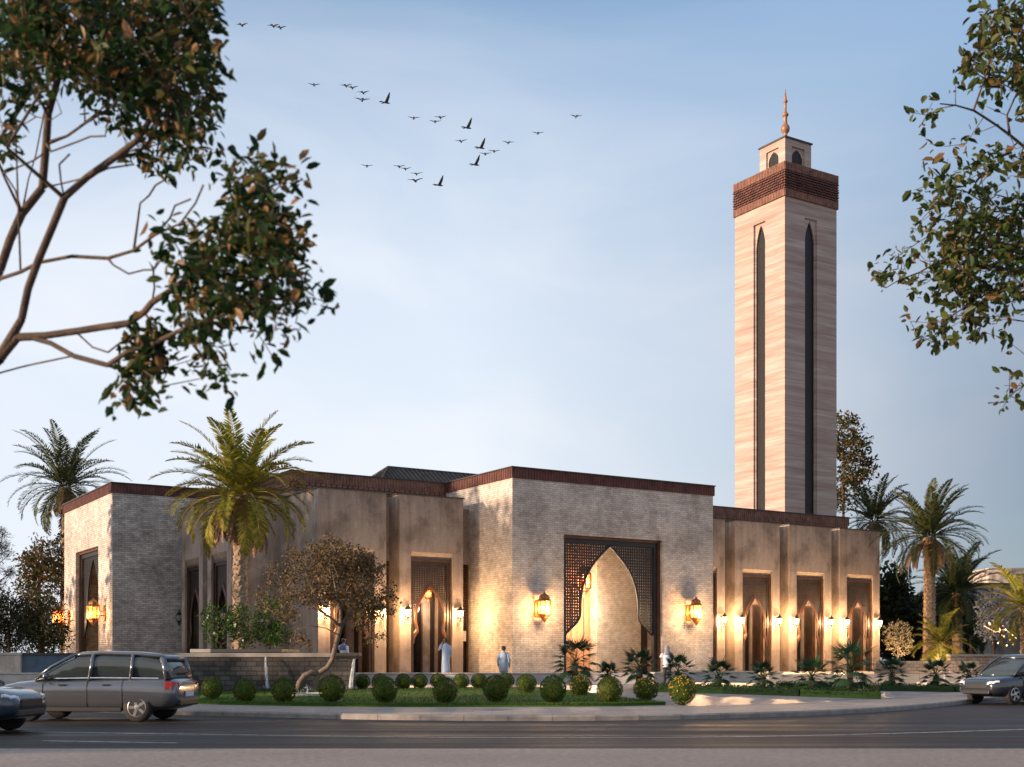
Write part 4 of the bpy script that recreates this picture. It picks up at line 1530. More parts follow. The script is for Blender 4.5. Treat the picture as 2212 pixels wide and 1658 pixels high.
def jet(label, X, Y, z, h, n, rad, seed):
    r = random.Random(seed); b = MB()
    for i in range(n):
        a = r.uniform(0, 6.28); v = r.random() ** .5; t = r.random()
        d = rad * v * t
        zz = h * (1.0 - .6 * v) * 4 * t * (1 - t) + h * .1 * r.random()
        leaf_quad(b, Vector((X + d * math.cos(a), Y + d * math.sin(a), z + zz)), rdir(r, .5), rdir(r), r.uniform(.02, .05), .022)
    b.tube([(X, Y, z - .02), (X + .01, Y, z + h * .4), (X, Y, z + h * .8)], [.03, .02, .008], 5)
    return tag(b.build("fountain_jet", M['waterfall']), label, "fountain jet")
def pool(label, X, Y, z, rx, ry):
    root = thing("fountain_pool", label, "pool", (X, Y, z))
    e = MB(); n = 28
    def ring(k, zz): return [(rx * k * math.cos(2 * math.pi * i / n), ry * k * math.sin(2 * math.pi * i / n), zz) for i in range(n)]
    e.loft([ring(1.0, -.1), ring(1.0, .08), ring(.86, .08), ring(.86, -.08)])
    e.build("rim", M['palestone'], root)
    w = MB().add(ring(.87, .03), [tuple(range(n))])
    w.build("water", M['pool'], root)
    return root
Xp, Yp = PX(664, 45.2), 45.2
pool("small round fountain pool in the lawn at the foot of the curved trunk", Xp, Yp, H(Xp, Yp) + .06, .75, .75)
jet("small white water jet in the round lawn pool", Xp, Yp, H(Xp, Yp) + .1, .36, 120, .4, 3)
pool("fountain pool by the warm stone wall, behind the fan palms", 20.9, 60.2, .42, 1.3, .9)
jet("wide splashing fountain by the warm stone wall", 20.9, 60.2, .5, .75, 420, 1.2, 4)

# --- brown leaning tree on the lawn
r = random.Random(77)
Yt = 47.0
trunk = [P(679, 1494, Yt), P(682, 1470, Yt), P(690, 1454, Yt), P(708, 1442, Yt), P(719, 1424, Yt), P(724, 1400, Yt), P(731, 1372, Yt), P(736, 1355, Yt)]
root = thing("brown_tree", "leaning tree with a curved trunk and dusty brown crown on the lawn", "tree", trunk[0])
loc = [p - trunk[0] for p in trunk]
limb2 = [0] + [P(668, 1462, Yt) - trunk[0], P(676, 1452, Yt) - trunk[0]]
ch = [loc,
      [7, P(715, 1335, Yt - .3) - trunk[0], P(690, 1318, Yt - .5) - trunk[0], P(668, 1300, Yt - .6) - trunk[0], P(640, 1285, Yt - .5) - trunk[0]],
      [7, P(736, 1320, Yt + .2) - trunk[0], P(728, 1285, Yt + .2) - trunk[0], P(722, 1250, Yt) - trunk[0], P(715, 1215, Yt) - trunk[0]],
      [7, P(756, 1325, Yt + .4) - trunk[0], P(778, 1300, Yt + .6) - trunk[0], P(800, 1275, Yt + .5) - trunk[0]],
      [6, P(705, 1358, Yt - .7) - trunk[0], P(672, 1352, Yt - 1.0) - trunk[0], P(640, 1362, Yt - 1.1) - trunk[0]]]
pts = []
cc = P(705, 1272, Yt) - trunk[0]
blobs = [rdir(r) for _ in range(11)]
while len(pts) < 660:
    v = rdir(r) * (.35 + .65 * r.random() ** .5)
    q = Vector((cc.x + v.x * 2.55, cc.y + v.y * 2.2, cc.z + v.z * 1.75))
    if v.z < -.35 and abs(v.x) < .45: continue
    if max(v.normalized().dot(q_) for q_ in blobs) < .86 and r.random() < .7: continue
    if v.z > .5 and abs(v.x) > .75: continue
    pts.append(q)
for x, y in ((700, 1178), (715, 1168), (690, 1190), (725, 1180), (650, 1375), (660, 1390), (638, 1380), (790, 1375), (800, 1385), (820, 1370), (575, 1310), (565, 1285), (850, 1290), (848, 1320)):
    for _ in range(4):
        pts.append(P(x + r.uniform(-10, 10), y + r.uniform(-8, 8), Yt + r.uniform(-.8, .8)) - trunk[0])
b, tips = grow(r, ch, pts, .009, .19, pipe=2.3, bias=.12)
b.tube([P(643, 1492, Yt - .2) - trunk[0], P(648, 1474, Yt - .2) - trunk[0], P(658, 1460, Yt - .15) - trunk[0], P(672, 1453, Yt - .1) - trunk[0], P(686, 1456, Yt) - trunk[0]], [.13, .12, .11, .11, .12], 9)
b.build("trunk", M['bark_grey'], root, True)
link("crown", leaves(r, tips, 16, .24, .12, .06, -.2).mesh("crown", M['tree_brown']), root)

# --- near tree at the left, limbs traced at their own depth
def CL(x, y, Y):     # crop of the upper left quarter -> point
    return P(x * .556, y * .556, Y)
r = random.Random(3)
base = Vector((-6.6, 10.8, .1))
nt_root = thing("leafy_tree", "large leafy tree at the kerbside, dark limbs reaching across the sky", "tree", base)
def lim(seq, Y0, Y1):
    n = len(seq)
    return [CL(x, y, Y0 + (Y1 - Y0) * i / (n - 1)) - base for i, (x, y) in enumerate(seq)]
tk = [Vector((0, 0, -.1)), Vector((.05, -.05, .9)), Vector((.15, -.1, 1.7)), Vector((.4, -.2, 2.4)), Vector((.9, -.4, 3.1)), CL(-110, 1480, 10.2) - base]
tk2 = [3, Vector((.5, -.3, 3.4)), Vector((.95, -.4, 4.3)), CL(-90, 1200, 10.3) - base]
chains = [tk, tk2]
def at(k): return sum(len([p for p in c if not isinstance(p, int)]) for c in chains[:k])
chains.append([5] + lim([(0, 1390), (70, 1312), (180, 1305), (300, 1288), (400, 1272), (500, 1258), (560, 1215), (590, 1178), (650, 1140), (720, 1090), (800, 1030), (860, 960), (890, 900)], 10.0, 9.3))
i2 = at(2)
chains.append([i2 + 1] + lim([(130, 1315), (200, 1335), (290, 1385), (420, 1420), (500, 1365), (600, 1335), (690, 1290), (830, 1235), (950, 1195), (1050, 1160)], 9.9, 9.0))
chains.append([5] + lim([(0, 1450), (80, 1428), (150, 1412), (280, 1385)], 10.2, 9.9))
chains.append([i2] + lim([(85, 1240), (110, 1120), (150, 1010), (205, 880), (250, 770), (340, 690), (450, 612), (530, 550), (600, 440), (640, 330)], 9.9, 9.4))
i5 = at(5)
tkB = at(1) + 2
chains.append([tkB] + lim([(0, 1050), (40, 930), (85, 830), (165, 730), (180, 560), (188, 440), (230, 290), (270, 150)], 10.3, 10.2))
i6 = at(6)
chains.append([tkB] + lim([(0, 1085), (80, 1058), (150, 1022), (280, 997), (420, 1005), (520, 975), (600, 915), (700, 870), (760, 790), (790, 720)], 10.2, 9.2))
i7 = at(7)
chains.append([i6 + 3] + lim([(240, 715), (320, 695), (400, 640), (500, 590), (620, 560)], 10.2, 9.8))
chains.append([i6 + 4] + lim([(260, 530), (330, 480), (430, 420), (520, 330), (580, 220)], 10.2, 9.6))
chains.append([tkB] + lim([(-60, 700), (5, 530), (60, 450), (100, 390), (180, 310), (300, 250)], 10.6, 10.4))
chains.append([i6 + 2] + lim([(60, 740), (15, 670), (-20, 600)], 10.3, 10.4))
chains.append([i6 + 2] + lim([(110, 700), (140, 600), (175, 420)], 10.3, 10.5))
chains.append([i7 + 4] + lim([(440, 1030), (500, 1065), (560, 1050), (600, 1050)], 9.6, 9.5))
chains.append([i7 + 7] + lim([(735, 860), (725, 900), (870, 830), (900, 760), (980, 690)], 9.3, 9.0))
for par_, seq in ((i6 + 2, [(10, 675), (60, 655), (130, 625), (165, 600)]), (i6 + 4, [(200, 590), (300, 552), (350, 532), (410, 530)]), (i7 + 1, [(60, 490), (100, 480), (140, 455), (200, 466), (240, 440)]),
                  (i5 + 4, [(250, 770), (236, 700), (230, 640), (270, 600)]), (i7 + 6, [(660, 850), (680, 800), (740, 775)]), (i7 + 5, [(545, 790), (580, 760), (605, 720), (640, 700)]),
                  (i2 + 7, [(590, 1180), (600, 1120), (596, 1050), (640, 990)]), (i2 + 5, [(500, 1258), (520, 1300), (500, 1330)]), (i2 + 8, [(690, 1130), (760, 1060), (780, 1000)]),
                  (i5 + 6, [(340, 690), (420, 655), (520, 640)]), (i6 + 5, [(185, 450), (150, 380), (120, 300), (100, 180)]), (i5 + 8, [(530, 550), (540, 470), (520, 400), (500, 300)]), (i2 + 2, [(300, 1295), (360, 1350), (420, 1370), (470, 1330)])):
    chains.append([par_] + lim(seq, 9.9, 9.6))
def inpoly(x, y, poly):
    c = False
    for i in range(len(poly)):
        (x1, y1), (x2, y2) = poly[i], poly[i - 1]
        if (y1 > y) != (y2 > y) and x < (x2 - x1) * (y - y1) / (y2 - y1) + x1: c = not c
    return c
def polypts(r, poly, n, ok=None):
    xs = [p[0] for p in poly]; ys = [p[1] for p in poly]
    out = []
    while len(out) < n:
        x, y = r.uniform(min(xs), max(xs)), r.uniform(min(ys), max(ys))
        if inpoly(x, y, poly): out.append((x, y))
    return out
top = [(-60, -60), (870, -60), (840, 60), (845, 200), (770, 280), (860, 350), (780, 450), (830, 520), (870, 650), (780, 640), (700, 700), (600, 650), (520, 680), (460, 540), (440, 470), (330, 400), (250, 360), (150, 380), (100, 430), (60, 560), (0, 640), (-60, 600)]
solid = [(100, -60), (830, -60), (820, 200), (760, 280), (800, 460), (760, 560), (620, 560), (480, 400), (300, 290), (60, 320), (-60, 330), (-60, -60)]
mid = [(870, 700), (950, 600), (985, 660), (1020, 590), (1040, 640), (1100, 630), (1180, 690), (1120, 760), (1150, 850), (1150, 1030), (1215, 1050), (1180, 1130), (1210, 1220), (1120, 1340), (1030, 1290), (930, 1260), (860, 1390), (820, 1480), (770, 1420), (790, 1340), (700, 1280), (650, 1200), (700, 1120), (620, 1020), (590, 900), (640, 850), (740, 900), (850, 880)]
mid2 = [(900, 830), (1130, 850), (1140, 1040), (1170, 1200), (1000, 1210), (800, 1240), (680, 1180), (700, 1050), (780, 920)]
low = [(500, 1300), (570, 1260), (650, 1290), (640, 1420), (650, 1500), (560, 1530), (450, 1600), (470, 1530), (500, 1480)]
tp = []
for poly, n, (ya, yb) in ((top, 210, (9.2, 11)), (solid, 350, (9.0, 11.3)), (mid, 150, (8.6, 9.7)), (mid2, 70, (8.4, 9.8)), (low, 40, (9.4, 9.9))):
    for (x, y) in polypts(r, poly, n):
        tp.append(CL(x, y, r.uniform(ya, yb)) - base)
for x, y in ((1240, 1165), (1265, 1172), (1030, 1340), (1060, 1390), (890, 1450), (870, 1500), (790, 1470), (820, 420), (850, 260), (450, 1590), (640, 1500), (610, 1540)):
    tp.append(CL(x, y, 9.2) - base)
chains.append([at(1) + 1] + [Vector((-.6, -.3, 4.6)), Vector((-1.5, -.5, 5.6)), Vector((-2.4, -.4, 6.4))])
chains.append([at(1) + 1] + [Vector((-.2, .6, 4.8)), Vector((-.6, 1.6, 6.0)), Vector((-.8, 2.4, 7.0))])
for q in ellipsoid_pts(r, (-1.6, .4, 6.6), 2.6, 2.6, 2.1, 420, .2, 10):
    if q.x + base.x < (q.y + base.y) * -.425: tp.append(q)
b, tips = grow(r, chains, tp, .0036, .16, pipe=2.12, bias=.25, wob=.10)
b.build("trunk", M['bark'], nt_root, True)
link("crown", leaves(r, tips, 9, .15, .10, .047, -.25, mix=True).mesh("crown", M['tree_near']), nt_root)

# --- near tree at the right
r = random.Random(8)
def CR(x, y, Y):
    return P(1769.5 + x * .5557, y * .5557, Y)
Yr = 17.0
base = Vector((9.6, 17.6, .1))
rt = thing("broadleaf_tree", "broadleaf tree entering beside the minaret, separate glossy leaves against the sky", "tree", base)
def limr(seq, Y0=Yr, Y1=Yr):
    n = len(seq)
    return [CR(x, y, Y0 + (Y1 - Y0) * i / max(1, n - 1)) - base for i, (x, y) in enumerate(seq)]
chains = [[Vector((0, 0, -.1)), Vector((-.05, 0, 1.2)), Vector((0, .05, 2.6)), Vector((-.05, 0, 3.9)), Vector((-.1, 0, 5.0)), Vector((-.05, 0, 6.2)), Vector((0, 0, 7.6)), Vector((0, 0, 9.0))]]
chains.append([6] + limr([(900, 650), (795, 570), (740, 525), (690, 488), (640, 455), (600, 430), (530, 410), (470, 404)], 17.3, 16.6))
chains.append([5] + limr([(900, 975), (795, 952), (700, 958), (620, 962), (540, 985), (460, 1020), (390, 1060), (310, 1090), (260, 1120)], 17.2, 16.6))
chains.append([6] + limr([(900, 800), (795, 772), (740, 772), (690, 758), (620, 810), (560, 870), (480, 900)], 17.4, 17.0))
chains.append([5] + limr([(900, 1080), (795, 1110), (720, 1130), (640, 1170), (560, 1200), (480, 1250)], 17.0, 16.7))
chains.append([7] + limr([(900, 350), (820, 230), (750, 140), (700, 50), (690, -40)], 17.4, 17.2))
chains.append([5] + limr([(920, 1300), (850, 1420), (795, 1500), (740, 1540)], 17.2, 17.0))
chains.append([7] + limr([(860, 330), (760, 300), (660, 260), (600, 240)], 17.4, 17.0))
tp = []
dens = [(540, 200, 600, 340), ]
polyr = [(620, 20), (700, 0), (830, 0), (830, 450), (700, 400), (680, 330), (600, 320), (560, 250), (570, 190), (620, 180)]
polyr2 = [(480, 690), (560, 620), (700, 560), (830, 480), (830, 1280), (760, 1230), (690, 1260), (600, 1330), (540, 1290), (420, 1330), (360, 1280), (440, 1230), (430, 1130), (300, 1120), (250, 1100), (280, 1010), (360, 940), (330, 840), (440, 760)]
polyr3 = [(560, 850), (830, 740), (830, 1180), (600, 1200), (420, 1080), (500, 920)]
for poly, n in ((polyr, 120), (polyr2, 200), (polyr3, 150)):
    for (x, y) in polypts(r, poly, n):
        tp.append(CR(x, y, r.uniform(16.2, 17.9)) - base)
for x, y in ((370, 440), (400, 480), (430, 450), (440, 400), (455, 425), (430, 560), (490, 570), (500, 620), (530, 335), (420, 690), (425, 650), (370, 740), (400, 770), (230, 1050), (245, 1115), (270, 990), (320, 970), (355, 1250), (380, 1300), (420, 1320), (470, 1345), (540, 1340), (620, 1320), (730, 1320), (750, 1340), (740, 1455), (720, 1500), (740, 1550), (770, 1540), (715, 1585), (790, 1480), (790, 1560), (600, 230), (570, 270), (560, 205), (650, 110), (670, 75), (630, 15), (720, 15), (400, 1310), (590, 335), (650, 415), (730, 450), (600, 525), (570, 560)):
    tp.append(CR(x, y, r.uniform(16.4, 17.4)) - base)
for k_, v_ in ((3, (1.6, .3, 5.2)), (4, (2.0, -.4, 6.6)), (5, (1.2, 1.2, 7.6)), (6, (.6, -.8, 9.0)), (2, (1.3, -.9, 4.0))):
    o_ = chains[0][k_]
    chains.append([k_] + [o_.lerp(Vector(v_), .45) + Vector((0, 0, .15)), Vector(v_)])
for q in ellipsoid_pts(r, (1.0, 0, 6.9), 3.0, 2.6, 4.0, 900, .2, 12):
    if q.x + base.x > (q.y + base.y) * .418: tp.append(q)
b, tips = grow(r, chains, tp, .0042, .17, pipe=2.1, bias=.2, wob=.08)
b.build("trunk", M['bark'], rt, True)
link("crown", leaves(r, tips, 5, .17, .135, .078, -.3, mix=True).mesh("crown", M['tree_fig']), rt)

# --- background trees
def bt(name, label, x, Y, ytop, ybot, wD, leaf, seed, n=240, per=14, L=.3, w=.16, bark='bark', trunk_y=None, rz=None, zmin=-.95, clump=9, spread=.55, hollow=.3, rmin=.016, rmax=.22):
    X = PX(x, Y)
    zt = EYE + (1425 - ytop) * Y / 2690
    zb = EYE + (1425 - ybot) * Y / 2690
    base = (X, Y, PZ - .05)
    hc = (zt + zb) / 2 - base[2]
    tr = [(0, 0, 0), (.05, .03, max(.4, (zb - base[2]) * .5)), (0, .05, max(.7, zb - base[2])), (.04, 0, hc)]
    rx = wD * Y / 2690
    return tree(name, label, base, tr, (0, 0, hc), (rx, rx * .9, (zt - zb) / 2), n, per, spread, L, w, leaf, bark, seed, rmin, rmax, clump, hollow=hollow, zmin=zmin)
bt("slender_tree", "slender tree with red tipped leaves beside the side portal", 84, 78, 1140, 1345, 46, 'tree_olive', 201, 220, 12, .26, .13, spread=.4, hollow=.1)
bt("evergreen_tree", "dark bushy evergreen behind the blue grey wall, beside the amber lantern", 92, 70, 1285, 1425, 52, 'tree_dark', 202, 260, 16, .30, .07)
bt("evergreen_tree", "dark bushy evergreen at the picture edge behind the white gate pier", 18, 72, 1275, 1425, 50, 'tree_dark', 203, 260, 16, .30, .07)
bt("bare_tree", "thin dark tree tucked behind the side portal's corner", 132, 80, 1150, 1300, 26, 'tree_dark', 204, 90, 8, .24, .13, spread=.35)
# pine branch entering at the left edge
r = random.Random(12)
pr = thing("pine_tree", "pine tree at the picture edge, needled twigs against the white sky", "tree", (PX(-60, 50), 50, .6))
pt = []
for i in range(60):
    x = r.uniform(-130, 28) if r.random() < .5 else r.uniform(-20, 26)
    y = r.choice([1172, 1190, 1205, 1222, 1240, 1150, 1265]) + r.uniform(-8, 8)
    if x > 8 and y > 1250: continue
    pt.append(P(x, y, 50 + r.uniform(-1.4, 1.4)) - pr.location)
b, tips = grow(r, [[(0, 0, -.1), (0, 0, 3), (.03, 0, 5.2), (0, 0, 6.6)]], pt, .012, .16)
b.build("trunk", M['bark'], pr)
link("crown", leaves(r, tips, 40, .22, .20, .018, .2).mesh("crown", M['tree_dark']), pr)

# right background
bt("minaret_tree", "open branched tree rising behind the minaret's edge", 1822, 104, 880, 1110, 62, 'tree_olive', 210, 210, 12, .40, .2, spread=.6, hollow=.2, clump=14, rmax=.35)
for i, (x, Y, yt, wD, lb) in enumerate([(1922, 98, 1215, 46, "dark tree filling the gap beside the end arched bay"), (1978, 101, 1285, 58, "dark tree low behind the big palm's trunk"), (2050, 104, 1262, 62, "dark tree behind the low dark green palm"),
                                        (2122, 101, 1290, 56, "dark tree behind the white blossom tree"), (2012, 96, 1335, 50, "lowest dark tree between the two garden palm trunks")]):
    bt("shade_tree", lb, x, Y, yt, 1432, wD, 'tree_dark', 220 + i, 420, 18, .5, .26, spread=.8)
bt("pale_tree", "small pale tree lit yellow from below behind the warm stone wall", 1940, 70, 1338, 1420, 34, 'tree_pale', 230, 170, 8, .10, .045, bark='pale_bark' if 'pale_bark' in M else 'bark_grey', spread=.16, hollow=.15, rmin=.008, rmax=.06, clump=0, zmin=-.9)
bt("blossom_tree", "small tree covered in blue white blossom before the concrete building", 2146, 80, 1270, 1388, 44, 'blossom', 231, 200, 12, .14, .10, spread=.35, hollow=.3, rmax=.1)
for i, (x, w_) in enumerate(((2050, .8), (2098, .7), (2120, .8))):
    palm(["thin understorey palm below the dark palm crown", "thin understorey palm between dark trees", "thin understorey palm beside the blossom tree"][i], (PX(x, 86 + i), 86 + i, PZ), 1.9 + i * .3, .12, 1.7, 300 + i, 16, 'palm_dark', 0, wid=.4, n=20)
# unseen trees added on the sunny side, heights and gaps shaped for shade
r = random.Random(19)
sb = MB()
for cy in (4.5, 8, 11, 20.2, 23, 26.2, 31, 34.5, 38, 42, 45, 48, 51, 54.5, 60, 65):
    cx = -48 - r.uniform(0, 7)
    tall = 41 < cy < 55
    hh = r.uniform(19.0, 21.0) if tall else r.uniform(8.5, 12.0)
    sb.tube([(cx, cy, -.05), (cx, cy, hh * .6)], [.25, .14], 7)
    for _ in range(2600 if tall else 1000 if 27 < cy < 40 else 480):
        v = rdir(r) * r.random() ** .4
        p = Vector((cx + v.x * 3.0, cy + v.y * (3.4 if tall else 1.9), hh * .53 + v.z * hh * .47))
        leaf_quad(sb, p, rdir(r), rdir(r), 1.0, .6)
tag(link("shade_treeline", sb.mesh("shade_treeline", M['tree_dark'])), "unseen row of trees added to throw long evening shade", "shade_treeline", kind='stuff')

# --- right: stone garden walls, concrete building, gate wall at left
gw = thing("garden_wall", "warm lamp lit rubble stone wall beside the steps", "wall", (0, 66, 0))
b = MB().add([(19.3, 0, .5), (25.0, 0, .5), (24.7, 0, 1.55), (19.3, 0, 1.5), (19.3, .4, .5), (25.0, .4, .5), (24.7, .4, 1.55), (19.3, .4, 1.5)],
             [(0, 1, 2, 3), (5, 4, 7, 6), (3, 2, 6, 7), (1, 5, 6, 2), (0, 3, 7, 4), (0, 4, 5, 1)])
b.build("wall_face", M['warmstone'], gw)
gw2 = thing("garden_wall", "taller grey rubble stone wall running behind the dark car", "wall", (0, 69, 0))
MB().box(24.3, 40, 0, .5, .5, 1.78).build("wall_face", M['warmstone'], gw2)
MB().box(24.25, 40.05, -.06, .56, 1.78, 1.88).build("coping", M['step'], gw2)
cb_ = thing("concrete_building", "plain weathered concrete building with a taller roof block behind the palms", "building", (0, 98, 0))
MB().box(PX(2112, 98), 62, 0, 14, .5, EYE + (1425 - 1266) * 98 / 2690).build("wall", M['grey_plaster'], cb_)
MB().box(PX(2110, 98), 62.1, -.08, 14, EYE + (1425 - 1266) * 98 / 2690 + .002, EYE + (1425 - 1260) * 98 / 2690).build("parapet", M['coping'], cb_)
MB().box(PX(2152, 98), 58, 1.5, 10, EYE + (1425 - 1260) * 98 / 2690 + .004, EYE + (1425 - 1224) * 98 / 2690).build("roof_block", M['pale_plaster'], cb_)
aw = MB().add([(36.3, -4.2, 4.4), (48, -4.2, 4.4), (48, -.02, 5.6), (36.9, -.02, 5.6), (36.3, -4.2, 4.25), (48, -4.2, 4.25), (48, -.02, 5.45), (36.9, -.02, 5.45)], [(0, 1, 2, 3), (7, 6, 5, 4), (0, 4, 5, 1), (0, 3, 7, 4), (1, 5, 6, 2), (2, 6, 7, 3)])
aw.build("awning", M['grey_plaster'], cb_)
fl = MB(); r = random.Random(2)
for i in range(16):
    p = P(r.uniform(2135, 2190), r.uniform(1345, 1395), 78.5)
    fl.lathe([(.01, -.05), (.05, 0), (.01, .05)], 6, p)
fl.tube([P(2125, 1352, 78.5), P(2150, 1366, 78.5), P(2172, 1360, 78.5), P(2196, 1380, 78.5)], .008, 4)
tag(fl.build("fairy_lights", M['glow_dot']), "string of tiny amber lights by the blossom tree", "string lights")
def uplight(label, X, Y, z, e):
    root = thing("garden_uplight", label, "garden light", (X, Y, z), 0, "garden uplights")
    MB().lathe([(.07, -.02), (.08, .06), (.06, .10)], 10).build("housing", M['iron'], root)
    MB().lathe([(.05, .101), (.045, .12)], 10).build("lens", M['glow_small'], root)
    point("bulb", (0, -.05, .3), e, (1, .72, .40), .06, root)
uplight("garden uplight under the small pale tree", PX(1940, 69), 69, PZ, 110)
uplight("garden uplight at the foot of the small lamp lit palm", PX(2034, 70.6), 70.6, PZ, 90)
uplight("garden uplight washing the warm stone wall", 22.5, 64.6, .55, 60)
# left low wall
lw_ = thing("boundary_wall", "low blue grey boundary wall with a tiled dark top", "wall", (0, 58, 0))
MB().box(PX(46, 58), -15.0 - 4.8, 0, .35, .6, 1.80).build("wall_face", M['bluewall'], lw_)
wt = MB()
x = PX(44, 58)
while x < -19.8:
    wt.box(x, x + .14, -.06, .41, 1.80, 1.90)
    x += .16
wt.build("tile_top", M['coping'], lw_)
gp = thing("gate_pier", "broad sunlit white gate pier ending the blue grey wall", "pier", (0, 57.8, 0))
MB().box(-26.5, PX(44, 57.8), 0, .7, .6, 1.80).build("pier_body", M['pale_plaster'], gp)
MB().box(-26.55, PX(44, 57.8) + .04, -.05, .75, 1.80, 1.92).build("cap", M['palestone'], gp, bevel=.02)

# ------------------------------------------------------------------ people
def person(label, loc, rz, h, cloth, kind, pose, seed=0, group="people at the mosque"):
    root = thing("person", label, "person", loc, rz, group)
    k = h / 1.75
    # body as one skinned figure, facing +Y
    hip, knee, ank = .92, .5, .08
    J = {'pel': (0, 0, .95), 'spine': (0, .0, 1.15), 'chest': (0, .0, 1.34), 'neck': (0, -.005, 1.47), 'neck2': (0, .01, 1.53), 'head': (0, .025, 1.64), 'crown': (0, .02, 1.70),
         'hl': (-.09, 0, hip), 'kl': (-.10, .10 if pose != 'stand' else .02, knee), 'al': (-.10, .12 if pose != 'stand' else 0, ank), 'tl': (-.11, .30 if pose != 'stand' else .17, .035),
         'hr': (.09, 0, hip), 'kr': (.10, -.0, knee), 'ar': (.10, -.16 if pose != 'stand' else 0, ank + (.03 if pose != 'stand' else 0)), 'tr': (.11, 0.02 if pose != 'stand' else .17, .03),
         'sl': (-.18, 0, 1.39), 'el': (-.26, -.04, 1.12), 'wl': (-.25, .08, .88), 'pl': (-.245, .10, .80),
         'sr': (.18, 0, 1.39), 'er': (.25, -.03, 1.12), 'wr': (.25, .06, .88), 'pr': (.245, .08, .80)}
    if pose == 'phone':
        J['el'] = (-.29, .12, 1.22); J['wl'] = (-.17, .16, 1.47); J['pl'] = (-.13, .12, 1.54)
    if pose == 'raise':
        J['el'] = (-.27, .10, 1.25); J['wl'] = (-.20, .25, 1.36); J['pl'] = (-.16, .29, 1.40)
    E = [('pel', 'spine'), ('spine', 'chest'), ('chest', 'neck'), ('neck', 'neck2'), ('neck2', 'head'), ('head', 'crown'), ('pel', 'hl'), ('hl', 'kl'), ('kl', 'al'), ('al', 'tl'), ('pel', 'hr'), ('hr', 'kr'), ('kr', 'ar'), ('ar', 'tr'),
         ('chest', 'sl'), ('sl', 'el'), ('el', 'wl'), ('wl', 'pl'), ('chest', 'sr'), ('sr', 'er'), ('er', 'wr'), ('wr', 'pr')]
    RD = {'pel': .13, 'spine': .125, 'chest': .14, 'neck': .062, 'neck2': .058, 'head': .095, 'crown': .075, 'hl': .085, 'kl': .055, 'al': .04, 'tl': .033, 'hr': .085, 'kr': .055, 'ar': .04, 'tr': .033,
          'sl': .058, 'el': .042, 'wl': .028, 'pl': .036, 'sr': .058, 'er': .042, 'wr': .028, 'pr': .036}
    for s_ in 'lr':     # five fingers
        p = Vector(J['p' + s_]); w = Vector(J['w' + s_]); d = (p - w).normalized()
        sx = Vector((0, 1, 0)) if abs(d.y) < .8 else Vector((0, 0, 1))
        for i, (o, ln) in enumerate(((-.032, .062), (-.011, .075), (.011, .07), (.03, .055))):
            a = 'f%s%d' % (s_, i)
            J[a] = tuple(p + sx * o + d * .03); J[a + 'b'] = tuple(p + sx * o + d * (.03 + ln) + Vector((.015 if s_ == 'l' else -.015, 0, 0)))
            RD[a] = .010; RD[a + 'b'] = .008
            E += [('p' + s_, a), (a, a + 'b')]
        a = 'th' + s_
        J[a] = tuple(p + sx * .05 - d * .01); J[a + 'b'] = tuple(p + sx * .07 + d * .035)
        RD[a] = .011; RD[a + 'b'] = .009
        E += [('p' + s_, a), (a, a + 'b')]
    ks = list(J)
    me = bpy.data.meshes.new("body")
    me.from_pydata([tuple(c * k for c in J[q]) for q in ks], [(ks.index(a), ks.index(b)) for a, b in E], [])
    o = link("body", me, root)
    sk = o.modifiers.new("skin", 'SKIN')
    sv = me.skin_vertices[0].data
    for i, q in enumerate(ks):
        sv[i].radius = (RD[q] * k, RD[q] * k)
    sv[ks.index('pel')].use_root = True
    ss = o.modifiers.new("sub", 'SUBSURF'); ss.levels = 1; ss.render_levels = 1
    dg = bpy.context.evaluated_depsgraph_get()
    em = bpy.data.meshes.new_from_object(o.evaluated_get(dg))
    o.modifiers.clear()
    o.data = em
    em.name = "body"
    em.materials.clear(); em.materials.append(M['skin'])
    em.polygons.foreach_set('use_smooth', [True] * len(em.polygons))
    # face: nose, ears and eyes joined into the head's mesh
    hb = MB()
    hb.lathe([(.004, -.03), (.018, -.015), (.010, .03)], 6, (0, .118 * k, 1.615 * k))
    for sx in (-1, 1):
        hb.lathe([(.005, -.03), (.02, 0), (.005, .03)], 6, (sx * .092 * k, .0, 1.62 * k))
        hb.lathe([(.004, -.008), (.012, 0), (.004, .008)], 6, (sx * .033 * k, .108 * k, 1.645 * k))
    bm = bmesh.new(); bm.from_mesh(em)
    t = hb.mesh("face", None); bm.from_mesh(t); bm.to_mesh(em); bm.free(); bpy.data.meshes.remove(t)
    # garment
    def ring(z, rx, ry, ox=0, oy=0, wv=0, n=20):
        return [((ox + (rx + wv * math.sin(5 * a)) * math.cos(a)) * k, (oy + (ry + wv * math.sin(5 * a + 1)) * math.sin(a)) * k, z * k) for a in [2 * math.pi * i / n for i in range(n)]]
    g_ = MB()
    if kind == 'robe':
        g_.loft([ring(.10, .21, .25, .02, -.02, .022), ring(.35, .20, .22, .01, 0, .018), ring(.65, .185, .17, 0, 0, .010), ring(.92, .18, .15), ring(1.12, .178, .142), ring(1.3, .20, .15), ring(1.41, .185, .125), ring(1.47, .11, .095), ring(1.505, .068, .068)])
    else:
        g_.loft([ring(.60 if kind == 'tunic' else .80, .20, .165, 0, 0, .012), ring(.92, .185, .15), ring(1.12, .182, .145), ring(1.3, .205, .152), ring(1.41, .188, .127), ring(1.47, .11, .095), ring(1.505, .07, .07)])
    for s_ in 'lr':
        pts = [Vector(J['s' + s_]), Vector(J['s' + s_]).lerp(Vector(J['e' + s_]), .5), Vector(J['e' + s_]), Vector(J['e' + s_]).lerp(Vector(J['w' + s_]), .5), Vector(J['w' + s_])]
        if kind == 'short' : pts = pts[:3]
        g_.tube([p * k for p in pts], [x * k for x in ([.082, .074, .062, .056, .05][:len(pts)])], 10)
    g_.build("garment", M[cloth], root, True)
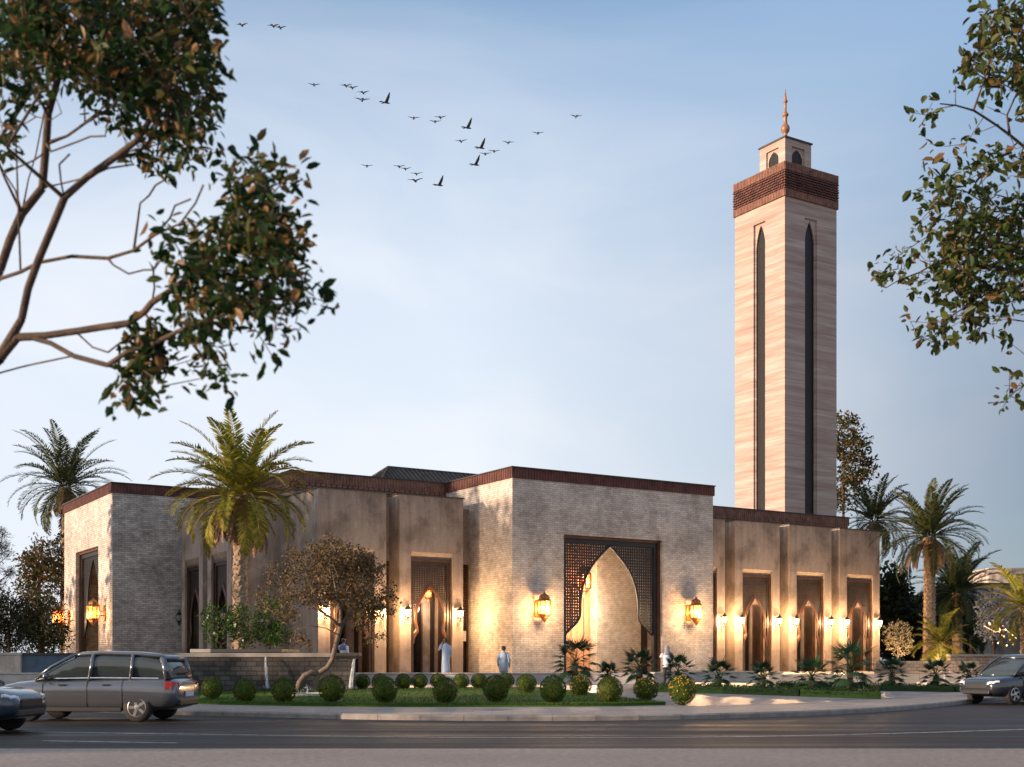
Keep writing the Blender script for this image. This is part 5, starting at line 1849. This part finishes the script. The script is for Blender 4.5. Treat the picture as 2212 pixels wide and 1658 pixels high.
    if kind != 'robe':
        tr = MB()
        for s_ in 'lr':
            tr.tube([Vector(J[q + s_]) * k for q in 'hka'], [.115 * k, .085 * k, .07 * k], 10)
        tr.build("trousers", M['darkcloth' if kind == 'short' else cloth], root, True)
    sh = MB()
    for s_ in 'lr':
        a, t2 = Vector(J['a' + s_]) * k, Vector(J['t' + s_]) * k
        sh.tube([a - (t2 - a) * .3 - Vector((0, 0, .035)), a - Vector((0, 0, .02)), t2 - Vector((0, 0, .0)), t2 + (t2 - a) * .2 - Vector((0, 0, .006))], [.035, .047, .044, .02], 8)
    sh.build("shoes", M['darkcloth'], root, True)
    # hair or head cloth
    hr_ = MB()
    zc = 1.655 * k
    rr = .112 * k
    if kind == 'short':
        rings = []
        for (z, r1, oy) in ((1.36, .17, -.05), (1.44, .15, -.05), (1.52, .115, -.03), (1.60, .112, -.01), (1.68, .112, .0), (1.73, .085, .0), (1.76, .03, .0)):
            rings.append(ring(z, r1, r1 * .95, 0, oy, .006))
        hr_.loft(rings)
        hr_.build("head_scarf", M['scarf'], root, True)
    elif kind == 'womanrobe':
        pass
    else:
        for i in range(6):
            pass
        rings = []
        for (z, r1, oy) in ((1.58, .075, -.055), (1.62, .098, -.022), (1.67, .106, .0), (1.72, .094, .005), (1.755, .06, .005), (1.77, .015, .005)):
            rings.append(ring(z, r1, r1 * 1.08, 0, oy))
        hr_.loft(rings)
        hr_.build("hair", M['hair'], root, True)
    return root

X1, Y1 = PX(963, 57.6), 57.6
p1 = person("man in a long pale blue robe holding a phone to his ear by the doorway", (X1, Y1, PZ), R(20), 1.72, 'thobe', 'robe', 'phone')
ph = MB().box(-.01, .01, -.035, .035, -.07, .07)
pho = ph.build("phone", M['trim'])
tag(pho, "dark phone held to the ear of the man in the pale blue robe", "phone")
pho.location = p1.location + Matrix.Rotation(R(20), 3, 'Z') @ Vector((-.125, .07, 1.60))
pho.rotation_euler = (R(15), 0, R(20))
X2, Y2 = PX(1088, 55.0), 55.0
person("man in a blue grey tunic walking toward the brick wall behind the bushes", (X2, Y2, H(X2, Y2)), R(-8), 1.70, 'shirt', 'tunic', 'walk')
X3, Y3 = PX(1441, 55.6), 55.6
person("man in a white shirt, dark trousers and grey head scarf beside the entrance arch", (X3, Y3, H(X3, Y3)), R(10), 1.74, 'whitecloth', 'short', 'raise')
X4, Y4 = PX(742, 57.4), 57.4
p4 = person("person in a white robe and blue top standing behind the brown tree", (X4, Y4, PZ), R(-25), 1.70, 'whitecloth', 'robe', 'raise')
v4 = MB().loft([[(.2 * math.cos(a), .16 * math.sin(a), 1.18) for a in [i * math.pi / 8 for i in range(16)]], [(.215 * math.cos(a), .165 * math.sin(a), 1.3) for a in [i * math.pi / 8 for i in range(16)]],
                [(.19 * math.cos(a), .13 * math.sin(a), 1.39) for a in [i * math.pi / 8 for i in range(16)]], [(.1 * math.cos(a), .095 * math.sin(a), 1.45) for a in [i * math.pi / 8 for i in range(16)]]])
v4.build("blue_top", M['bluecloth'], p4, True)

# ------------------------------------------------------------------ cars
def car(label, loc, rz, paint, k=1.0, roof_h=1.0, cat="car"):
    """local +x is forward"""
    root = thing("parked_car" if False else "car", label, cat, loc, rz, "cars on the road")
    root.scale = (k, k, k)
    def ring(x, zb, zt, hw, n=4.5, m=24, flat=0):
        out = []
        for i in range(m):
            a = 2 * math.pi * i / m + .13
            cx, sx = math.cos(a), math.sin(a)
            out.append((x, hw * math.copysign(abs(cx) ** (2 / n), cx), (zb + zt) / 2 + (zt - zb) / 2 * math.copysign(abs(sx) ** (2 / n), sx)))
        return out
    st = [(-2.37, .50, .86, .72), (-2.34, .42, .98, .82), (-2.24, .34, 1.06, .89), (-2.0, .28, 1.11, .93), (-1.5, .25, 1.11, .945), (-.8, .24, 1.09, .95), (0, .24, 1.07, .95), (.7, .24, 1.06, .95), (1.15, .24, 1.05, .945), (1.45, .25, 1.02, .94), (1.8, .27, .985, .92), (2.08, .30, .93, .885), (2.25, .36, .86, .82), (2.33, .42, .79, .74), (2.36, .48, .74, .66)]
    bd = MB().loft([ring(*s) for s in st])
    body = bd.build("body", M[paint], root, True)
    # wheel arches cut from the body
    WX, WR = (1.42, -1.40), .36
    cut = MB()
    for wx in WX:
        for sy in (-1, 1):
            n0 = len(cut.v)
            cut.lathe([(WR + .06, -.3), (WR + .06, .3)], 24)
            cut.xform(Matrix.Translation((wx, sy * .9, WR)) @ Matrix.Rotation(math.pi / 2, 4, 'X'), n0)
    co = cut.build("cutter", None)
    md = body.modifiers.new("arch", 'BOOLEAN')
    md.operation = 'DIFFERENCE'; md.object = co; md.solver = 'EXACT'
    dg = bpy.context.evaluated_depsgraph_get()
    try:
        nm_ = bpy.data.meshes.new_from_object(body.evaluated_get(dg))
        if len(nm_.polygons) > 100:
            body.modifiers.clear(); body.data = nm_; nm_.name = "body"
            nm_.materials.clear(); nm_.materials.append(M[paint])
    finally:
        body.modifiers.clear()
        bpy.data.objects.remove(co)
    sm = MB()
    for sy in (-1, 1):
        for xs_ in (1.02, -.12, -1.02):
            pts_ = []
            for q in range(13):
                a = R(62) - R(118) * q / 12
                zq = .665 + .425 * math.copysign(abs(math.sin(a)) ** (2 / 4.5), math.sin(a))
                pts_.append((xs_, sy * (.952 * abs(math.cos(a)) ** (2 / 4.5) + .001), zq))
            sm.tube(pts_, .009, 4, False)
        sm.tube([(-2.0, sy * .945, .72), (-.8, sy * .957, .74), (1.0, sy * .955, .74)], .007, 4, False)
    sm.build("door_seams", M['trim'], root)
    rh = roof_h
    def zz(z): return 1.0 + (z - 1.0) * rh
    gs = [(-2.2, 1.0, zz(1.14), .74), (-2.08, 1.0, zz(1.42), .73), (-1.9, 1.0, zz(1.60), .725), (-1.4, 1.0, zz(1.675), .725), (-.4, 1.0, zz(1.70), .725), (.25, 1.0, zz(1.66), .725), (.6, 1.0, zz(1.49), .74), (.95, 1.0, zz(1.27), .76), (1.3, 1.0, zz(1.07), .79)]
    MB().loft([ring(*s, n=5) for s in gs]).build("windows", M['carglass'], root, True)
    rs = [(-2.04, zz(1.50), zz(1.62), .62), (-1.85, zz(1.56), zz(1.69), .69), (-1.4, zz(1.60), zz(1.74), .70), (-.4, zz(1.63), zz(1.765), .70), (.15, zz(1.60), zz(1.735), .69), (.36, zz(1.58), zz(1.67), .64)]
    MB().loft([ring(*s, n=4) for s in rs]).build("roof", M[paint], root, True)
    for sy in (-1, 1):
        for pts_, rr_ in (([(1.28, sy * .79, 1.05), (.85, sy * .755, zz(1.36)), (.3, sy * .68, zz(1.66))], [.05, .045, .045]), ([(-.12, sy * .775, 1.04), (-.2, sy * .70, zz(1.66))], [.055, .055]),
                          ([(-1.18, sy * .775, 1.05), (-1.22, sy * .70, zz(1.66))], [.05, .05]), ([(-2.12, sy * .76, 1.06), (-1.98, sy * .71, zz(1.58))], [.09, .08])):
            MB().tube(pts_, rr_, 6).build("pillar", M[paint], root, True)
        MB().box(-1.02, 1.02, sy * .93 - .03, sy * .93 + .03, .25, .36).build("sill", M['trim'], root, bevel=.02)
        MB().tube([(-1.9, sy * .785, 1.075), (-.4, sy * .80, 1.085), (1.15, sy * .80, 1.06)], .017, 5).build("waist_trim", M['chrome'], root)
    MB().box(2.18, 2.38, -.6, .6, .36, .52).build("front_bumper", M['trim'], root, bevel=.04)
    MB().box(-2.40, -2.2, -.66, .66, .38, .56).build("rear_bumper", M['trim'], root, bevel=.04)
    gr = MB().box(2.30, 2.385, -.46, .46, .56, .74)
    gr.build("grille", M['trim'], root, bevel=.02)
    hl, tl = None, None
    for sy in (-1, 1):
        h_ = MB().loft([[(2.12, sy * .84, .72), (2.12, sy * .86, .86), (2.16, sy * .6, .87), (2.16, sy * .6, .73)], [(2.30, sy * .74, .70), (2.29, sy * .75, .81), (2.36, sy * .5, .80), (2.37, sy * .5, .69)]])
        h_.build("headlight", M['headlight'], root, bevel=.015)
        t_ = MB().loft([[(-2.1, sy * .93, .80), (-2.1, sy * .92, .98), (-2.2, sy * .7, 1.0), (-2.2, sy * .7, .80)], [(-2.30, sy * .86, .78), (-2.28, sy * .86, .99), (-2.37, sy * .62, .97), (-2.385, sy * .62, .78)]])
        t_.build("taillight", M['taillight'], root, bevel=.015)
        mr = MB().loft([ring_ for ring_ in [[(.86 + dx, sy * (.98 + .09 * math.cos(a)), 1.12 + .075 * math.sin(a)) for a in [i * math.pi / 5 for i in range(10)]] for dx in (0, .10)]])
        mr.tube([(.9, sy * .8, 1.06), (.9, sy * .93, 1.1)], .025, 5)
        mr.build("mirror", M[paint], root, True)
        for hx in (-.62, .5):
            MB().box(hx - .1, hx + .1, sy * .945 - .02, sy * .945 + .02, .90, .93).build("handle", M['chrome'], root)
    for wx in WX:
        for sy in (-1, 1):
            tr = MB().lathe([(WR * .62, -.11), (WR * .95, -.115), (WR, -.08), (WR, .08), (WR * .95, .115), (WR * .62, .11)], 28)
            tr.xform(Matrix.Translation((wx, sy * .82, WR)) @ Matrix.Rotation(math.pi / 2, 4, 'X'))
            to = tr.build("wheel", M['tyre'], root, True)
            rm = MB()
            for q in range(5):
                a = q * 2 * math.pi / 5
                n0 = len(rm.v)
                rm.box(.04, WR * .62, -.035, .035, .085, .115)
                rm.xform(Matrix.Rotation(a, 4, 'Z'), n0)
            rm.lathe([(.065, .07), (.065, .125), (.02, .13)], 12).lathe([(WR * .60, .02), (WR * .66, .118), (WR * .61, .122), (WR * .56, .05)], 28)
            rm.lathe([(WR * .6, .0), (WR * .6, .03)], 28)
            if sy > 0: rm.xform(Matrix.Scale(-1, 4, (0, 0, 1)))
            rm.xform(Matrix.Translation((wx, sy * .82, WR)) @ Matrix.Rotation(math.pi / 2, 4, 'X'))
            rm.build("rim", M['rim'], to)
    pt_ = MB().box(-2.41, -2.385, -.26, .26, .62, .74)
    pt_.build("number_plate", M['whitecloth'], root)
    return root

car("silver estate car driving past the lawn, dark rear windows", (PX(212, 32.9), 32.9, 0), math.pi - .10, 'silver', 1.04, 1.0)
car("dark blue car cut by the picture edge, only its front showing", (PX(-150, 27.6), 27.6, 0), -.12, 'navy', 1.0, .78)
car("charcoal car coming round the bend, cut by the picture edge", (PX(2205, 45.5), 45.5, 0), math.pi + .5, 'charcoal', 1.0, 1.05)

# ------------------------------------------------------------------ birds
def bird_mesh(side):
    b = MB()
    b.loft([[(.02 * math.cos(a) * q, y, .02 * math.sin(a) * q) for a in [i * math.pi / 4 for i in range(8)]] for y, q in ((-.24, .3), (-.16, 1.2), (0, 2.3), (.12, 2.0), (.19, 1.1), (.25, .3))])
    b.add([(-.05, -.2, .0), (.05, -.2, .0), (.07, -.36, .0), (-.07, -.36, .0), (-.05, -.2, .015), (.05, -.2, .015), (.07, -.36, .008), (-.07, -.36, .008)], [(3, 2, 1, 0), (4, 5, 6, 7), (0, 1, 5, 4), (1, 2, 6, 5), (2, 3, 7, 6), (3, 0, 4, 7)])
    for sx in (-1, 1):
        lift = .05 if not side else (.30 if sx > 0 else .02)
        el = [(sx * .03, .08, .02), (sx * .18, .10, .06 + lift * .45), (sx * .36, .02, .05 + lift)]
        ch = [.17, .15, .03]
        r_ = []
        for p, c in zip(el, ch):
            r_.append([(p[0], p[1] + .02, p[2]), (p[0], p[1] - c * .5, p[2] + .012), (p[0], p[1] - c, p[2]), (p[0], p[1] - c * .5, p[2] - .008)])
        b.loft(r_)
    return b.mesh("bird", M['bird'], True)
bmA, bmB = bird_mesh(False), bird_mesh(True)
BIRDS = [(113, 145, 0), (290, 150, 0), (330, 160, 0), (520, 483, 0), (700, 487, 0), (735, 498, 0), (797, 526, 0), (792, 568, 2), (925, 580, 1), (1082, 670, 0), (1232, 666, 0), (1202, 690, 0), (1385, 722, 1), (1348, 800, 0), (1460, 835, 1), (1485, 872, 0), (1535, 857, 0), (1615, 808, 0), (1782, 755, 0), (1997, 660, 0), (1430, 930, 1), (818, 940, 0), (1000, 943, 0), (1035, 956, 0), (1097, 984, 0), (1090, 1022, 2), (1225, 1045, 1)]
r = random.Random(4)
for x, y, kd in BIRDS:
    Y = 112 + r.uniform(-6, 6)
    o = link("bird", bmB if kd == 1 else bmA)
    o.location = P(479 + x * .3833, y * .3833, Y)
    o.rotation_euler = (R(8), 0, R(-50 if kd == 1 else r.uniform(-12, 12)))
    s_ = {0: 1.0, 1: 1.25, 2: 1.3}[kd] * Y / 74
    o.scale = (s_, s_, s_)
    tag(o, ["small dark bird gliding level in the scattered flock", "bird turning with one wing raised in the flock", "larger dark bird gliding lowest beside its neighbours in the flock"][kd], "bird", ["gliding birds in the flock", "wing raised birds in the flock", "larger gliding birds in the flock"][kd])
